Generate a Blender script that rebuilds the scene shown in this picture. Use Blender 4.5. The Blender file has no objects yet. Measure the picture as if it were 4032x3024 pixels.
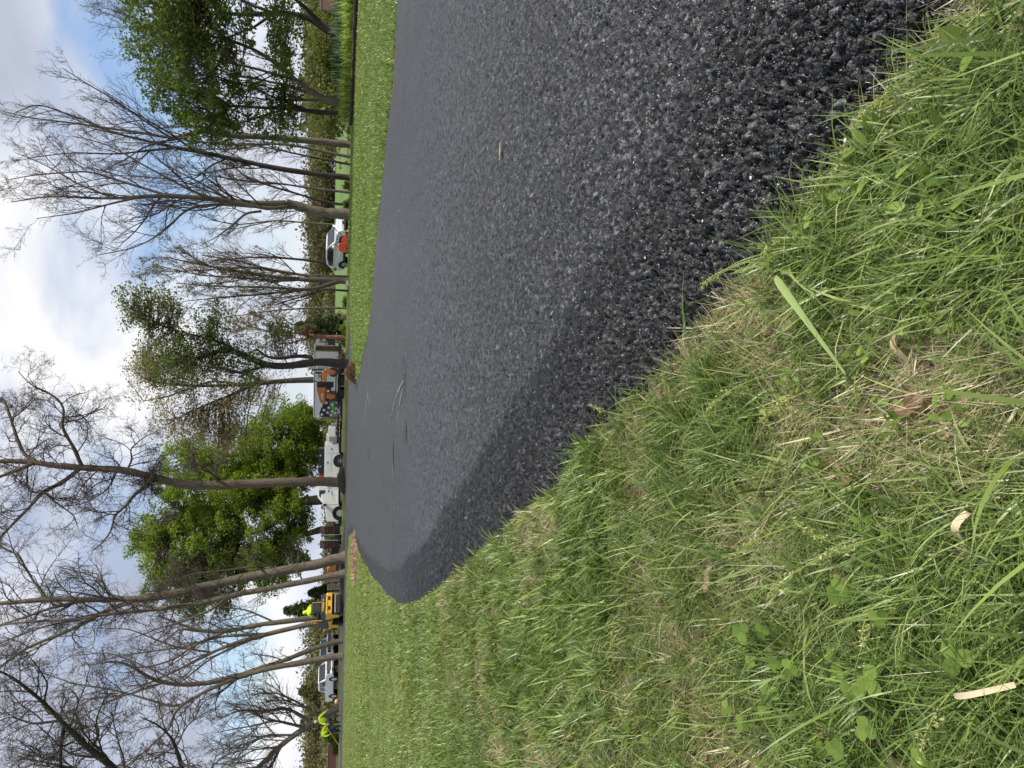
import bpy, bmesh, math, random
import numpy as np
from mathutils import Vector, Matrix

# ---------------------------------------------------------------- camera
CAM_H = 0.55
FPX = 2912.0
ROLL = math.radians(1.0)
PITCH = math.atan((2016 - 1336) / FPX)
scene = bpy.context.scene
col = scene.collection
right = Vector((math.cos(ROLL), 0, 0)); fwd = Vector((0, math.cos(PITCH), -math.sin(PITCH)))
up0 = Vector((0, math.sin(PITCH), math.cos(PITCH)))
R_ = Vector((1, 0, 0)) * math.cos(ROLL) + up0 * math.sin(ROLL)      # horizon drops slightly to the right
U_ = up0 * math.cos(ROLL) - Vector((1, 0, 0)) * math.sin(ROLL)
cam_d = bpy.data.cameras.new('camera'); cam = bpy.data.objects.new('camera', cam_d); col.objects.link(cam)
cam_d.sensor_fit = 'HORIZONTAL'; cam_d.sensor_width = 36.0; cam_d.lens = 26.0
cam_d.clip_start = 0.02; cam_d.clip_end = 3000
m = Matrix.Identity(4)
for i, v in enumerate((-U_, R_, -fwd)):
    for j in range(3): m[j][i] = v[j]
m[2][3] = CAM_H
cam.matrix_world = m
scene.camera = cam

def ray(X, Y):
    u = (3024 - Y) - 1512; v = X - 2016
    d = fwd + R_ * (u / FPX) - U_ * (v / FPX)
    return d
def at(X, Y, D):
    d = ray(X, Y); t = D / d.y
    return Vector((d.x * t, D, CAM_H + d.z * t))
def gp(X, Y, z=0.0):
    d = ray(X, Y); t = (z - CAM_H) / d.z
    return (d.x * t, d.y * t)

# ---------------------------------------------------------------- light
SUN_EL, SUN_AZ = math.radians(47), math.radians(104)      # azimuth to the right of the view direction
sd = bpy.data.lights.new('sun', 'SUN'); so = bpy.data.objects.new('sun', sd); col.objects.link(so)
sd.energy = 4.6; sd.angle = math.radians(4); sd.color = (1.0, 0.955, 0.87)
sdir = Vector((math.sin(SUN_AZ) * math.cos(SUN_EL), math.cos(SUN_AZ) * math.cos(SUN_EL), math.sin(SUN_EL)))
so.rotation_euler = sdir.to_track_quat('Z', 'Y').to_euler()
so.location = (20, 0, 40)
scene.view_settings.view_transform = 'Standard'; scene.view_settings.look = 'None'
scene.view_settings.gamma = 1.0; scene.view_settings.exposure = 0.0

world = bpy.data.worlds.new('World'); scene.world = world; world.use_nodes = True
nt = world.node_tree; nt.nodes.clear()
def N(nt, t, **kw):
    n = nt.nodes.new(t)
    for k, v in kw.items(): setattr(n, k, v)
    return n
def L(nt, a, b): nt.links.new(a, b)
def math_node(nt, op, a, b=None, clamp=False):
    n = N(nt, 'ShaderNodeMath', operation=op); n.use_clamp = clamp
    for i, x in enumerate((a, b)):
        if x is None: continue
        if isinstance(x, (int, float)): n.inputs[i].default_value = x
        else: L(nt, x, n.inputs[i])
    return n.outputs[0]
def mixc(nt, f, a, b, mode='MIX'):
    n = N(nt, 'ShaderNodeMix', data_type='RGBA', blend_type=mode)
    for i, x in ((0, f), (6, a), (7, b)):
        if isinstance(x, (int, float)): n.inputs[i].default_value = x
        elif isinstance(x, tuple): n.inputs[i].default_value = (*x, 1)
        else: L(nt, x, n.inputs[i])
    return n.outputs[2]
def ramp(nt, f, stops, interp='LINEAR'):
    n = N(nt, 'ShaderNodeValToRGB'); n.color_ramp.interpolation = interp
    el = n.color_ramp.elements
    while len(el) < len(stops): el.new(0.5)
    for e, (p, c) in zip(el, stops):
        e.position = p; e.color = (*c, 1) if isinstance(c, tuple) else (c, c, c, 1)
    L(nt, f, n.inputs[0]); return n.outputs[0]
def noise(nt, vec, scale, detail=4, rough=0.5, dist=0.0):
    n = N(nt, 'ShaderNodeTexNoise'); n.inputs['Scale'].default_value = scale
    n.inputs['Detail'].default_value = detail; n.inputs['Roughness'].default_value = rough
    n.inputs['Distortion'].default_value = dist
    if vec is not None: L(nt, vec, n.inputs['Vector'])
    return n.outputs[0]
def build_world():
    g = N(nt, 'ShaderNodeTexCoord').outputs['Generated']
    sky = N(nt, 'ShaderNodeTexSky', sky_type='NISHITA'); sky.sun_disc = False
    sky.sun_elevation = SUN_EL; sky.sun_rotation = SUN_AZ; sky.altitude = 100
    skyc = mixc(nt, 1.0, sky.outputs[0], (0.165, 0.165, 0.175), 'MULTIPLY')
    # flatten the vertical axis a little so clouds stretch along the horizon
    mp = N(nt, 'ShaderNodeMapping'); mp.inputs['Scale'].default_value = (1, 1, 2.1); L(nt, g, mp.inputs[0])
    n1 = noise(nt, mp.outputs[0], 2.6, 5, 0.5, 0.3)
    n2 = noise(nt, mp.outputs[0], 5.2, 5, 0.5, 0.5)
    def blob(X, Y, w):
        d = ray(X, Y).normalized()
        s = N(nt, 'ShaderNodeVectorMath', operation='DISTANCE'); L(nt, g, s.inputs[0]); s.inputs[1].default_value = d
        q = math_node(nt, 'DIVIDE', s.outputs['Value'], w)
        q = math_node(nt, 'MULTIPLY', q, q)
        return math_node(nt, 'POWER', 2.718, math_node(nt, 'MULTIPLY', q, -1.0))
    def acc(lst):
        t = None
        for X, Y, w, a in lst:
            b = math_node(nt, 'MULTIPLY', blob(X, Y, w), a)
            t = b if t is None else math_node(nt, 'ADD', t, b)
        return t
    # clear-sky openings
    blue = acc([(520, 150, 0.07, .75), (620, 330, 0.05, .5), (720, 820, 0.10, .60), (600, 640, 0.06, .35), (560, 1050, 0.035, .4),
                (930, 2500, 0.035, .7), (930, 2700, 0.035, .7), (935, 2900, 0.035, .75), (660, 2450, 0.10, .22), (380, 2100, 0.10, .20), (560, 1950, .08, .25), (300, 2800, .1, .25)])
    blue = math_node(nt, 'ADD', blue, math_node(nt, 'MULTIPLY', math_node(nt, 'SUBTRACT', n2, 0.5), 1.9))
    blue = math_node(nt, 'ADD', blue, 0.0, True)
    bm = ramp(nt, blue, [(0.12, 0.0), (0.75, 1.0)])
    glow = acc([(180, 930, 0.10, .55), (300, 1200, 0.12, .55), (100, 2330, 0.05, .35), (1010, 2650, 0.05, .5), (1010, 2950, .05, .5),
                (1010, 2350, .05, .4), (500, 1500, .10, .35), (460, 250, .05, .35), (560, 500, .05, .3), (1000, 1200, .25, .35),
                (100, 350, .12, -.25), (330, 500, .08, -.2), (820, 2900, .05, -.45), (520, 1230, .04, -.2), (700, 2300, .12, -.25), (350, 2500, .15, -.2)])
    br = math_node(nt, 'ADD', math_node(nt, 'MULTIPLY', math_node(nt, 'SUBTRACT', n1, 0.5), 2.3), glow)
    br = math_node(nt, 'ADD', br, 0.40)
    cl = ramp(nt, br, [(0.0, (0.46, 0.50, 0.62)), (0.38, (0.63, 0.68, 0.80)), (0.68, (0.83, 0.87, 0.96)), (1.0, (1.0, 1.0, 1.02))])
    c = mixc(nt, bm, cl, skyc)
    bg = N(nt, 'ShaderNodeBackground'); bg.inputs[1].default_value = 1.0
    L(nt, c, bg.inputs[0]); out = N(nt, 'ShaderNodeOutputWorld'); L(nt, bg.outputs[0], out.inputs[0])
build_world()

# ---------------------------------------------------------------- tagging and mesh helpers
def tag(o, label=None, cat=None, group=None, kind=None):
    if label: o['label'] = label
    if cat: o['category'] = cat
    if group: o['group'] = group
    if kind: o['kind'] = kind
    return o
def empty(name, loc=(0, 0, 0), rz=0.0, label=None, cat=None, group=None):
    o = bpy.data.objects.new(name, None); col.objects.link(o)
    o.location = loc; o.rotation_euler = (0, 0, rz); o.empty_display_size = 0.2
    return tag(o, label, cat, group)
def copy_tree(o, parent=None):
    c = o.copy(); col.objects.link(c)
    if parent is not None: c.parent = parent; c.matrix_parent_inverse = o.matrix_parent_inverse.copy()
    for ch in list(o.children): copy_tree(ch, c)
    return c
def link(me, name, parent=None, mats=None):
    o = bpy.data.objects.new(name, me); col.objects.link(o)
    for x in (mats or []): me.materials.append(x)
    if parent is not None: o.parent = parent
    return o
def npmesh(name, V, F, smooth=False, attrs=None, mat_idx=None):
    """V (n,3); F (m,k) array or list of arrays of different k"""
    Fs = F if isinstance(F, list) else [F]
    Fs = [np.asarray(f) for f in Fs if len(f)]
    me = bpy.data.meshes.new(name)
    me.vertices.add(len(V)); me.vertices.foreach_set('co', np.asarray(V, np.float32).ravel())
    loops = np.concatenate([f.ravel() for f in Fs]).astype(np.int32)
    tot = np.concatenate([np.full(len(f), f.shape[1], np.int32) for f in Fs])
    start = np.concatenate([[0], np.cumsum(tot)[:-1]]).astype(np.int32)
    me.loops.add(len(loops)); me.loops.foreach_set('vertex_index', loops)
    me.polygons.add(len(tot)); me.polygons.foreach_set('loop_start', start)
    try: me.polygons.foreach_set('loop_total', tot)
    except Exception: pass
    if smooth: me.polygons.foreach_set('use_smooth', np.ones(len(tot), bool))
    if mat_idx is not None: me.polygons.foreach_set('material_index', np.asarray(mat_idx, np.int32))
    for k, v in (attrs or {}).items():
        a = me.attributes.new(k, 'FLOAT', 'POINT'); a.data.foreach_set('value', np.asarray(v, np.float32))
    me.update(calc_edges=True)
    return me

# ---------------------------------------------------------------- materials
MATS = {}
def pmat(name, color, rough=0.6, metal=0.0, var=0.12, scale=8.0, bump=0.0, bscale=40.0, coat=0.0, spec=0.5, dirt=None):
    """plain procedural material: base colour broken up by noise, optional fine bump and dirt"""
    if name in MATS: return MATS[name]
    mt = bpy.data.materials.new(name); mt.use_nodes = True; t = mt.node_tree
    b = t.nodes['Principled BSDF']
    oc = N(t, 'ShaderNodeTexCoord').outputs['Object']
    f = noise(t, oc, scale, 5, 0.6)
    a = tuple(max(0, c * (1 - var)) for c in color); c2 = tuple(min(1, c * (1 + var)) for c in color)
    cc = ramp(t, f, [(0.3, a), (0.7, c2)])
    if dirt:
        f2 = noise(t, oc, 2.2, 6, 0.7)
        cc = mixc(t, ramp(t, f2, [(0.45, 0.0), (0.75, dirt[1])]), cc, dirt[0])
    L(t, cc, b.inputs['Base Color'])
    b.inputs['Roughness'].default_value = rough; b.inputs['Metallic'].default_value = metal
    b.inputs['Coat Weight'].default_value = coat; b.inputs['Specular IOR Level'].default_value = spec
    if bump:
        bp = N(t, 'ShaderNodeBump'); bp.inputs['Strength'].default_value = bump; bp.inputs['Distance'].default_value = 0.02
        L(t, noise(t, oc, bscale, 6, 0.65), bp.inputs['Height']); L(t, bp.outputs[0], b.inputs['Normal'])
    MATS[name] = mt; return mt
def leafmat(name, stops, trans=0.35, rough=0.55, attr='v', spec=0.3):
    """leaves and blades: colour of each leaf from its own random value, partly translucent"""
    if name in MATS: return MATS[name]
    mt = bpy.data.materials.new(name); mt.use_nodes = True; t = mt.node_tree
    b = t.nodes['Principled BSDF']; out = t.nodes['Material Output']
    at_ = N(t, 'ShaderNodeAttribute', attribute_name=attr)
    c = ramp(t, at_.outputs['Fac'], stops)
    L(t, c, b.inputs['Base Color']); b.inputs['Roughness'].default_value = rough; b.inputs['Specular IOR Level'].default_value = spec
    if trans:
        tr = N(t, 'ShaderNodeBsdfTranslucent'); L(t, mixc(t, 1.0, c, (1.0, 1.05, 0.6), 'MULTIPLY'), tr.inputs[0])
        mx = N(t, 'ShaderNodeMixShader'); mx.inputs[0].default_value = trans
        L(t, b.outputs[0], mx.inputs[1]); L(t, tr.outputs[0], mx.inputs[2]); L(t, mx.outputs[0], out.inputs[0])
    MATS[name] = mt; return mt

# ---------------------------------------------------------------- noise in numpy
def vnoise(x, y, seed=0):
    def h(i, j):
        n = (i.astype(np.int64) * 374761393 + j.astype(np.int64) * 668265263 + seed * 1442695041) & 0x7fffffff
        n = ((n ^ (n >> 13)) * 1274126177) & 0x7fffffff
        return ((n ^ (n >> 16)) & 0xffff) / 65535.0
    xi = np.floor(x); yi = np.floor(y); fx = x - xi; fy = y - yi
    fx = fx * fx * (3 - 2 * fx); fy = fy * fy * (3 - 2 * fy)
    return (h(xi, yi) * (1 - fx) + h(xi + 1, yi) * fx) * (1 - fy) + (h(xi, yi + 1) * (1 - fx) + h(xi + 1, yi + 1) * fx) * fy
def fbm(x, y, seed=0, o=4):
    s = 0; a = 0.5; t = 0
    for k in range(o):
        s = s + a * vnoise(x * 2 ** k, y * 2 ** k, seed + k); t += a; a *= 0.5
    return s / t
def S(a, b, x):
    t = np.clip((x - a) / (b - a), 0, 1); return t * t * (3 - 2 * t)

# ---------------------------------------------------------------- layout of the drive and the road
s_ = 4032 / 2212
near_px = [(2110, -25), (2075, 20), (1990, 120), (1890, 255), (1800, 345), (1755, 425), (1690, 510), (1620, 585), (1545, 680), (1480, 730), (1440, 800), (1380, 850),
           (1270, 965), (1210, 1050), (1130, 1105), (1050, 1190), (985, 1235), (950, 1270), (905, 1298), (880, 1303), (858, 1303), (838, 1286), (818, 1262),
           (800, 1238), (785, 1212), (775, 1190), (770, 1175), (766, 1158)]
far_px = [(865, -60), (862, 0), (855, 150), (840, 270), (835, 330), (822, 450), (812, 560), (805, 660), (795, 720), (784, 770), (777, 810), (774, 828)]
NEAR = [gp(a * s_, b * s_) for a, b in near_px]; FAR = [gp(a * s_, b * s_) for a, b in far_px]
NEAR[0] = (0.62, 0.2); 
# left grass island: its tip, then its back edge along the road
ISL = [gp(1381, 2101), gp(1373, 2112), gp(1367, 2160), gp(1363, 2280), (-14.5, 43.5), (-18.0, 44.5), (-26.0, 47.5), (-60.0, 60.0)]
ROADFAR = [(-60.0, 70.0), (-34.0, 59.0), (-24.0, 55.5), (-14.0, 52.5), (-5.0, 49.4), (0.0, 48.2), (5.0, 48.6), (12.0, 50.0), (40.0, 56.0), (90.0, 66.0)]
RIGHTBACK = [(90.0, 54.0), (40.0, 46.5), (12.0, 42.5), (4.2, 41.0), (2.4, 38.5), (1.0, 35.0), (0.35, 30.0)]
POLY = np.array(NEAR + ISL + ROADFAR + RIGHTBACK + FAR[::-1] + [(6.5, 6.3), (12, 4.6), (14, 1.0), (8, -0.6), (1.6, -0.4)])
def inside(px, py, poly=POLY):
    r = np.zeros(px.shape, bool); n = len(poly)
    for i in range(n):
        x1, y1 = poly[i]; x2, y2 = poly[(i + 1) % n]
        if y1 == y2: continue
        c = ((y1 > py) != (y2 > py)) & (px < (x2 - x1) * (py - y1) / (y2 - y1) + x1)
        r ^= c
    return r
def edist(px, py, poly=POLY):
    d = np.full(px.shape, 1e9); n = len(poly)
    for i in range(n):
        x1, y1 = poly[i]; x2, y2 = poly[(i + 1) % n]
        dx, dy = x2 - x1, y2 - y1; L2 = dx * dx + dy * dy + 1e-12
        t = np.clip(((px - x1) * dx + (py - y1) * dy) / L2, 0, 1)
        d = np.minimum(d, np.hypot(px - x1 - t * dx, py - y1 - t * dy))
    return d
RFX = np.array([p[0] for p in ROADFAR]); RFY = np.array([p[1] for p in ROADFAR])
def tz(x, y):
    """height of the lie of the land"""
    x = np.asarray(x, float); y = np.asarray(y, float)
    z = 0.17 * S(16, 38, y) * S(0.5, 7, x) * (1 - S(40.0, 42.5, y))
    d = y - np.interp(x, RFX, RFY)
    z = z + 0.17 * np.exp(-((d - 1.3) / 0.9) ** 2) * S(-22, -12, x) * (1 - 0.4 * S(1, 8, x)) - 0.05 * S(2, 5, d)
    z = z + 3.3 * S(66, 300, y) * S(-30, 10, x) + 0.25 * S(50, 75, y) * S(-12, -28, x)
    return z
# right lawn is only raised away from the drive
def signed(x, y):
    d = edist(x, y); return np.where(inside(x, y), d, -d)

# ---------------------------------------------------------------- ground
def radial(r0, r1, ratio, th0, th1, dth):
    nr = int(math.log(r1 / r0) / math.log(1 + ratio)) + 1
    r = r0 * (1 + ratio) ** np.arange(nr)
    th = np.arange(th0, th1, dth)
    RR, TT = np.meshgrid(r, th, indexing='ij')
    X = RR * np.sin(TT); Y = RR * np.cos(TT)
    idx = np.arange(nr * len(th)).reshape(nr, len(th))
    F = np.stack([idx[:-1, :-1], idx[1:, :-1], idx[1:, 1:], idx[:-1, 1:]], -1).reshape(-1, 4)
    return X.ravel(), Y.ravel(), RR.ravel(), F[:, ::-1]
def build_ground():
    X, Y, RR, F = radial(0.12, 2500, 0.035, -math.pi, math.pi + 0.02, 0.02)
    sd_ = signed(X, Y)
    z = tz(X, Y) - 0.07 * S(0.02, 0.25, sd_) + 0.012 * (fbm(X * 3, Y * 3, 5) - 0.5) * (RR < 60) * (sd_ < 0)
    z = np.where(RR > 340, z - 0.0, z)
    me = npmesh('ground', np.stack([X, Y, z], 1), F, True)
    mt = bpy.data.materials.new('lawn_soil'); mt.use_nodes = True; t = mt.node_tree; b = t.nodes['Principled BSDF']
    g = N(t, 'ShaderNodeNewGeometry').outputs['Position']
    ps = N(t, 'ShaderNodeSeparateXYZ'); L(t, g, ps.inputs[0])
    n1 = noise(t, g, 1.3, 6, 0.6); n2 = noise(t, g, 60, 5, 0.7); n3 = noise(t, g, 14, 4, 0.6)
    soil = ramp(t, n2, [(0.3, (0.045, 0.032, 0.02)), (0.5, (0.13, 0.095, 0.05)), (0.7, (0.26, 0.20, 0.11))])
    grn = ramp(t, n3, [(0.3, (0.09, 0.12, 0.025)), (0.7, (0.19, 0.21, 0.05))])
    far = N(t, 'ShaderNodeVectorMath', operation='LENGTH'); L(t, g, far.inputs[0])
    ff = N(t, 'ShaderNodeMapRange'); ff.inputs[1].default_value = 1.8; ff.inputs[2].default_value = 7; L(t, far.outputs['Value'], ff.inputs[0])
    c = mixc(t, ff.outputs[0], soil, grn)
    # far meadow: lighter green
    fm = N(t, 'ShaderNodeMapRange'); fm.inputs[1].default_value = 51; fm.inputs[2].default_value = 58; L(t, ps.outputs[1], fm.inputs[0])
    mead = ramp(t, noise(t, g, 0.05, 5, 0.6), [(0.35, (0.11, 0.18, 0.05)), (0.65, (0.16, 0.23, 0.07))])
    mx_ = N(t, 'ShaderNodeMapRange'); mx_.inputs[1].default_value = -1; mx_.inputs[2].default_value = 5; L(t, ps.outputs[0], mx_.inputs[0])
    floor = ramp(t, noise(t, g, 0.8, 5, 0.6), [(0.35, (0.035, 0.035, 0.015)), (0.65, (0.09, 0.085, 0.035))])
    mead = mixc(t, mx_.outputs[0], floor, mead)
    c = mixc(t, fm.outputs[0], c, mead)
    L(t, c, b.inputs['Base Color']); b.inputs['Roughness'].default_value = 0.9; b.inputs['Specular IOR Level'].default_value = 0.15
    bp = N(t, 'ShaderNodeBump'); bp.inputs['Strength'].default_value = 0.6; bp.inputs['Distance'].default_value = 0.01
    L(t, n2, bp.inputs['Height']); L(t, bp.outputs[0], b.inputs['Normal'])
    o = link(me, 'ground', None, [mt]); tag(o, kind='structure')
build_ground()

def h2(i, j, s):
    n = (i * 374761393 + j * 668265263 + s * 974634777) & 0x7fffffff
    n = ((n ^ (n >> 13)) * 1274126177) & 0x7fffffff
    return ((n ^ (n >> 16)) & 0xffff) / 65535.0
def stones(x, y, cell, amp, tilt):
    """pebbled aggregate: nearest jittered stone, each with its own height and tilted top"""
    ci = np.floor(x / cell).astype(np.int64); cj = np.floor(y / cell).astype(np.int64)
    b1 = np.full(x.shape, 1e9); b2 = np.full(x.shape, 1e9); hz = np.zeros(x.shape); rid = np.zeros(x.shape)
    for di in (-1, 0, 1):
        for dj in (-1, 0, 1):
            i = ci + di; j = cj + dj
            sx = (i + 0.1 + 0.8 * h2(i, j, 1)) * cell; sy = (j + 0.1 + 0.8 * h2(i, j, 2)) * cell
            r = 0.75 + 0.5 * h2(i, j, 3)
            dx = x - sx; dy = y - sy
            an = h2(i, j, 7) * 3.14; el = 1 + 0.5 * h2(i, j, 8)
            ex = dx * np.cos(an) + dy * np.sin(an); ey = -dx * np.sin(an) + dy * np.cos(an)
            d = np.hypot(ex * el, ey) / r
            z = h2(i, j, 4) * amp + tilt * ((h2(i, j, 5) - 0.5) * dx + (h2(i, j, 6) - 0.5) * dy)
            m1 = d < b1
            b2 = np.where(m1, b1, np.minimum(b2, d)); hz = np.where(m1, z, hz); rid = np.where(m1, h2(i, j, 9), rid); b1 = np.where(m1, d, b1)
    crev = np.clip((b2 - b1) / cell / 0.35, 0, 1)
    return hz + amp * 1.35 * (np.sqrt(crev) - 1), rid, crev
def asphalt_mat():
    mt = bpy.data.materials.new('fresh_asphalt'); mt.use_nodes = True; t = mt.node_tree; b = t.nodes['Principled BSDF']
    g = N(t, 'ShaderNodeNewGeometry').outputs['Position']
    vo = N(t, 'ShaderNodeTexVoronoi'); vo.inputs['Scale'].default_value = 86; L(t, g, vo.inputs['Vector'])
    vo2 = N(t, 'ShaderNodeTexVoronoi'); vo2.inputs['Scale'].default_value = 300; L(t, g, vo2.inputs['Vector'])
    vd = N(t, 'ShaderNodeTexVoronoi', feature='DISTANCE_TO_EDGE'); vd.inputs['Scale'].default_value = 86; L(t, g, vd.inputs['Vector'])
    sp = N(t, 'ShaderNodeSeparateColor'); L(t, vo.outputs['Color'], sp.inputs[0])
    at_ = N(t, 'ShaderNodeAttribute', attribute_name='stone')
    lod = N(t, 'ShaderNodeAttribute', attribute_name='lod').outputs['Fac']; far_ = math_node(t, 'SUBTRACT', 1.0, lod)
    gap_dark = math_node(t, 'MULTIPLY', vd.outputs['Distance'], 7.0, True)  # gaps darkened in the colour: black bitumen plus painted crevice shade
    tone = math_node(t, 'ADD', math_node(t, 'MULTIPLY', math_node(t, 'MULTIPLY', sp.outputs[0], gap_dark), far_), math_node(t, 'MULTIPLY', at_.outputs['Fac'], lod))
    c = ramp(t, tone, [(0.0, (0.004, 0.004, 0.005)), (0.34, (0.012, 0.0122, 0.0145)), (0.70, (0.058, 0.059, 0.065)), (1.0, (0.32, 0.32, 0.33))])
    br = noise(t, g, 0.35, 4, 0.55)
    c = mixc(t, 1.0, c, ramp(t, br, [(0.3, (0.85, 0.85, 0.85)), (0.7, (1.15, 1.15, 1.15))]), 'MULTIPLY')
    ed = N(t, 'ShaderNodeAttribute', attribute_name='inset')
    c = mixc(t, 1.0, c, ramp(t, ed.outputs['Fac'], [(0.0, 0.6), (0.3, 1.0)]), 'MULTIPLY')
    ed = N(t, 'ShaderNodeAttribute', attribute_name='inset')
    sheen = math_node(t, 'MULTIPLY', ed.outputs['Fac'], 0.9, True)
    # grey layer with faint lane streaks; paler with distance, sky sheen put in colour
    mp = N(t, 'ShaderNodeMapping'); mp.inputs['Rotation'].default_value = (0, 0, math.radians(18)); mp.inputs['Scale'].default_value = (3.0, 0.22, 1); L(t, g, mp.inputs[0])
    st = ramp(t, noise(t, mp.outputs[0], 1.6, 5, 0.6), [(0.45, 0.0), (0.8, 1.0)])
    sheen_mix = math_node(t, 'ADD', math_node(t, 'MULTIPLY', math_node(t, 'MULTIPLY', sheen, math_node(t, 'ADD', 0.35, math_node(t, 'MULTIPLY', tone, 1.3))), 0.56), math_node(t, 'MULTIPLY', math_node(t, 'MULTIPLY', st, sheen), 0.2), True)
    c = mixc(t, sheen_mix, c, (0.112, 0.113, 0.122))
    L(t, c, b.inputs['Base Color'])
    L(t, math_node(t, 'SUBTRACT', 0.70, math_node(t, 'MULTIPLY', sp.outputs[2], 0.42)), b.inputs['Roughness'])
    b.inputs['Specular IOR Level'].default_value = 0.5
    bp = N(t, 'ShaderNodeBump'); bp.inputs['Strength'].default_value = 0.75; bp.inputs['Distance'].default_value = 0.0025
    hh = math_node(t, 'ADD', math_node(t, 'MULTIPLY', math_node(t, 'MINIMUM', vd.outputs['Distance'], 0.16), 3.0), math_node(t, 'MULTIPLY', sp.outputs[1], 0.5))
    hh = math_node(t, 'ADD', hh, math_node(t, 'MULTIPLY', vo2.outputs['Distance'], -0.5))
    # flat tilted facets: each stone's own plane, on two grain sizes
    def facet(v, k):
        df = N(t, 'ShaderNodeVectorMath', operation='SUBTRACT'); L(t, g, df.inputs[0]); L(t, v.outputs['Position'], df.inputs[1])
        cc = N(t, 'ShaderNodeVectorMath', operation='SUBTRACT'); L(t, v.outputs['Color'], cc.inputs[0]); cc.inputs[1].default_value = (0.5, 0.5, 0.5)
        dt = N(t, 'ShaderNodeVectorMath', operation='DOT_PRODUCT'); L(t, df.outputs[0], dt.inputs[0]); L(t, cc.outputs[0], dt.inputs[1])
        return math_node(t, 'MULTIPLY', dt.outputs['Value'], k)
    b2 = N(t, 'ShaderNodeBump'); b2.inputs['Strength'].default_value = 1.0; b2.inputs['Distance'].default_value = 1.0
    L(t, math_node(t, 'ADD', math_node(t, 'MULTIPLY', facet(vo, 1.5), math_node(t, 'SUBTRACT', 1.0, math_node(t, 'MULTIPLY', lod, 0.85))), facet(vo2, 0.9)), b2.inputs['Height'])
    L(t, hh, bp.inputs['Height']); L(t, b2.outputs[0], bp.inputs['Normal']); L(t, bp.outputs[0], b.inputs['Normal'])
    return mt
def build_drive():
    Vs, Fs, A, B, LO = [], [], [], [], []; base = 0
    for (r0, r1, ratio, t0, t1, dt) in ((0.36, 7.0, 0.0030, -0.62, 1.02, 0.0030), (7.0, 150, 0.02, -1.45, 1.5, 0.006), (0.36, 7.0, 0.03, 1.02, 2.0, 0.03)):
        X, Y, RR, F = radial(r0, r1, ratio, t0, t1, dt)
        wob = 0.012 * (fbm(X * 14, Y * 14, 3, 3) - 0.5) * 2
        sd_ = np.full(X.shape, -9.0); 
        keep0 = np.ones(X.shape, bool)
        sd_ = signed(X, Y) + wob
        fm = (sd_[F] > -0.02).any(1)
        F = F[fm]; used = np.unique(F); mp = np.full(len(X), -1); mp[used] = np.arange(len(used))
        X, Y, RR, sd_ = X[used], Y[used], RR[used], sd_[used]; F = mp[F]
        z = tz(X, Y) + 0.014 * S(0.0, 0.04, sd_) - 0.02 * S(0.01, -0.03, sd_) + 0.026 * S(0.02, 0.34, sd_)
        z = z + 0.012 * (fbm(X * 0.8, Y * 0.8, 9, 3) - 0.5) * (1 - S(0.0, 0.4, -sd_))
        if ratio < 0.01:
            fade = 1 - S(4.0, 6.9, RR)
            h1, id1, c1 = stones(X, Y, 0.0106, 0.0060, 1.1)
            hh2, id2, c2 = stones(X + 3.3, Y + 1.7, 0.0055, 0.0015, 0.9)
            loose = 1.0 + 1.0 * (1 - S(0.03, 0.30, sd_))          # open crumbly edge
            z = z + (h1 * loose + hh2) * fade + 0.012 * (fbm(X * 30, Y * 30, 21, 3) - 0.5) * (1 - S(0.02, 0.25, sd_)) * fade
            stone = (id1 * 0.85 + id2 * 0.15) * (0.15 + 0.85 * np.sqrt(c1)); lod = fade  # crevice darkness put into the stone tone, along with the bitumen
        else:
            stone = np.full(X.shape, 0.5); lod = np.zeros(X.shape)
        Vs.append(np.stack([X, Y, z], 1)); Fs.append(F + base); base += len(X); A.append(stone); LO.append(lod)
        rng = fbm(X * 2.5, Y * 2.5, 31, 3)
        B.append(S(0.27, 0.34, sd_ + 0.07 * (rng - 0.5)) * (0.24 + 0.76 * S(0.9, 4.0, RR)))  # rolled surface paler than the edge; distance gain paints in sky reflection
    me = npmesh('driveway', np.concatenate(Vs), np.concatenate(Fs), False, {'stone': np.concatenate(A), 'inset': np.concatenate(B), 'lod': np.concatenate(LO)})
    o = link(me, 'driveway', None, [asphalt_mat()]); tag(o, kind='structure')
build_drive()

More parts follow.
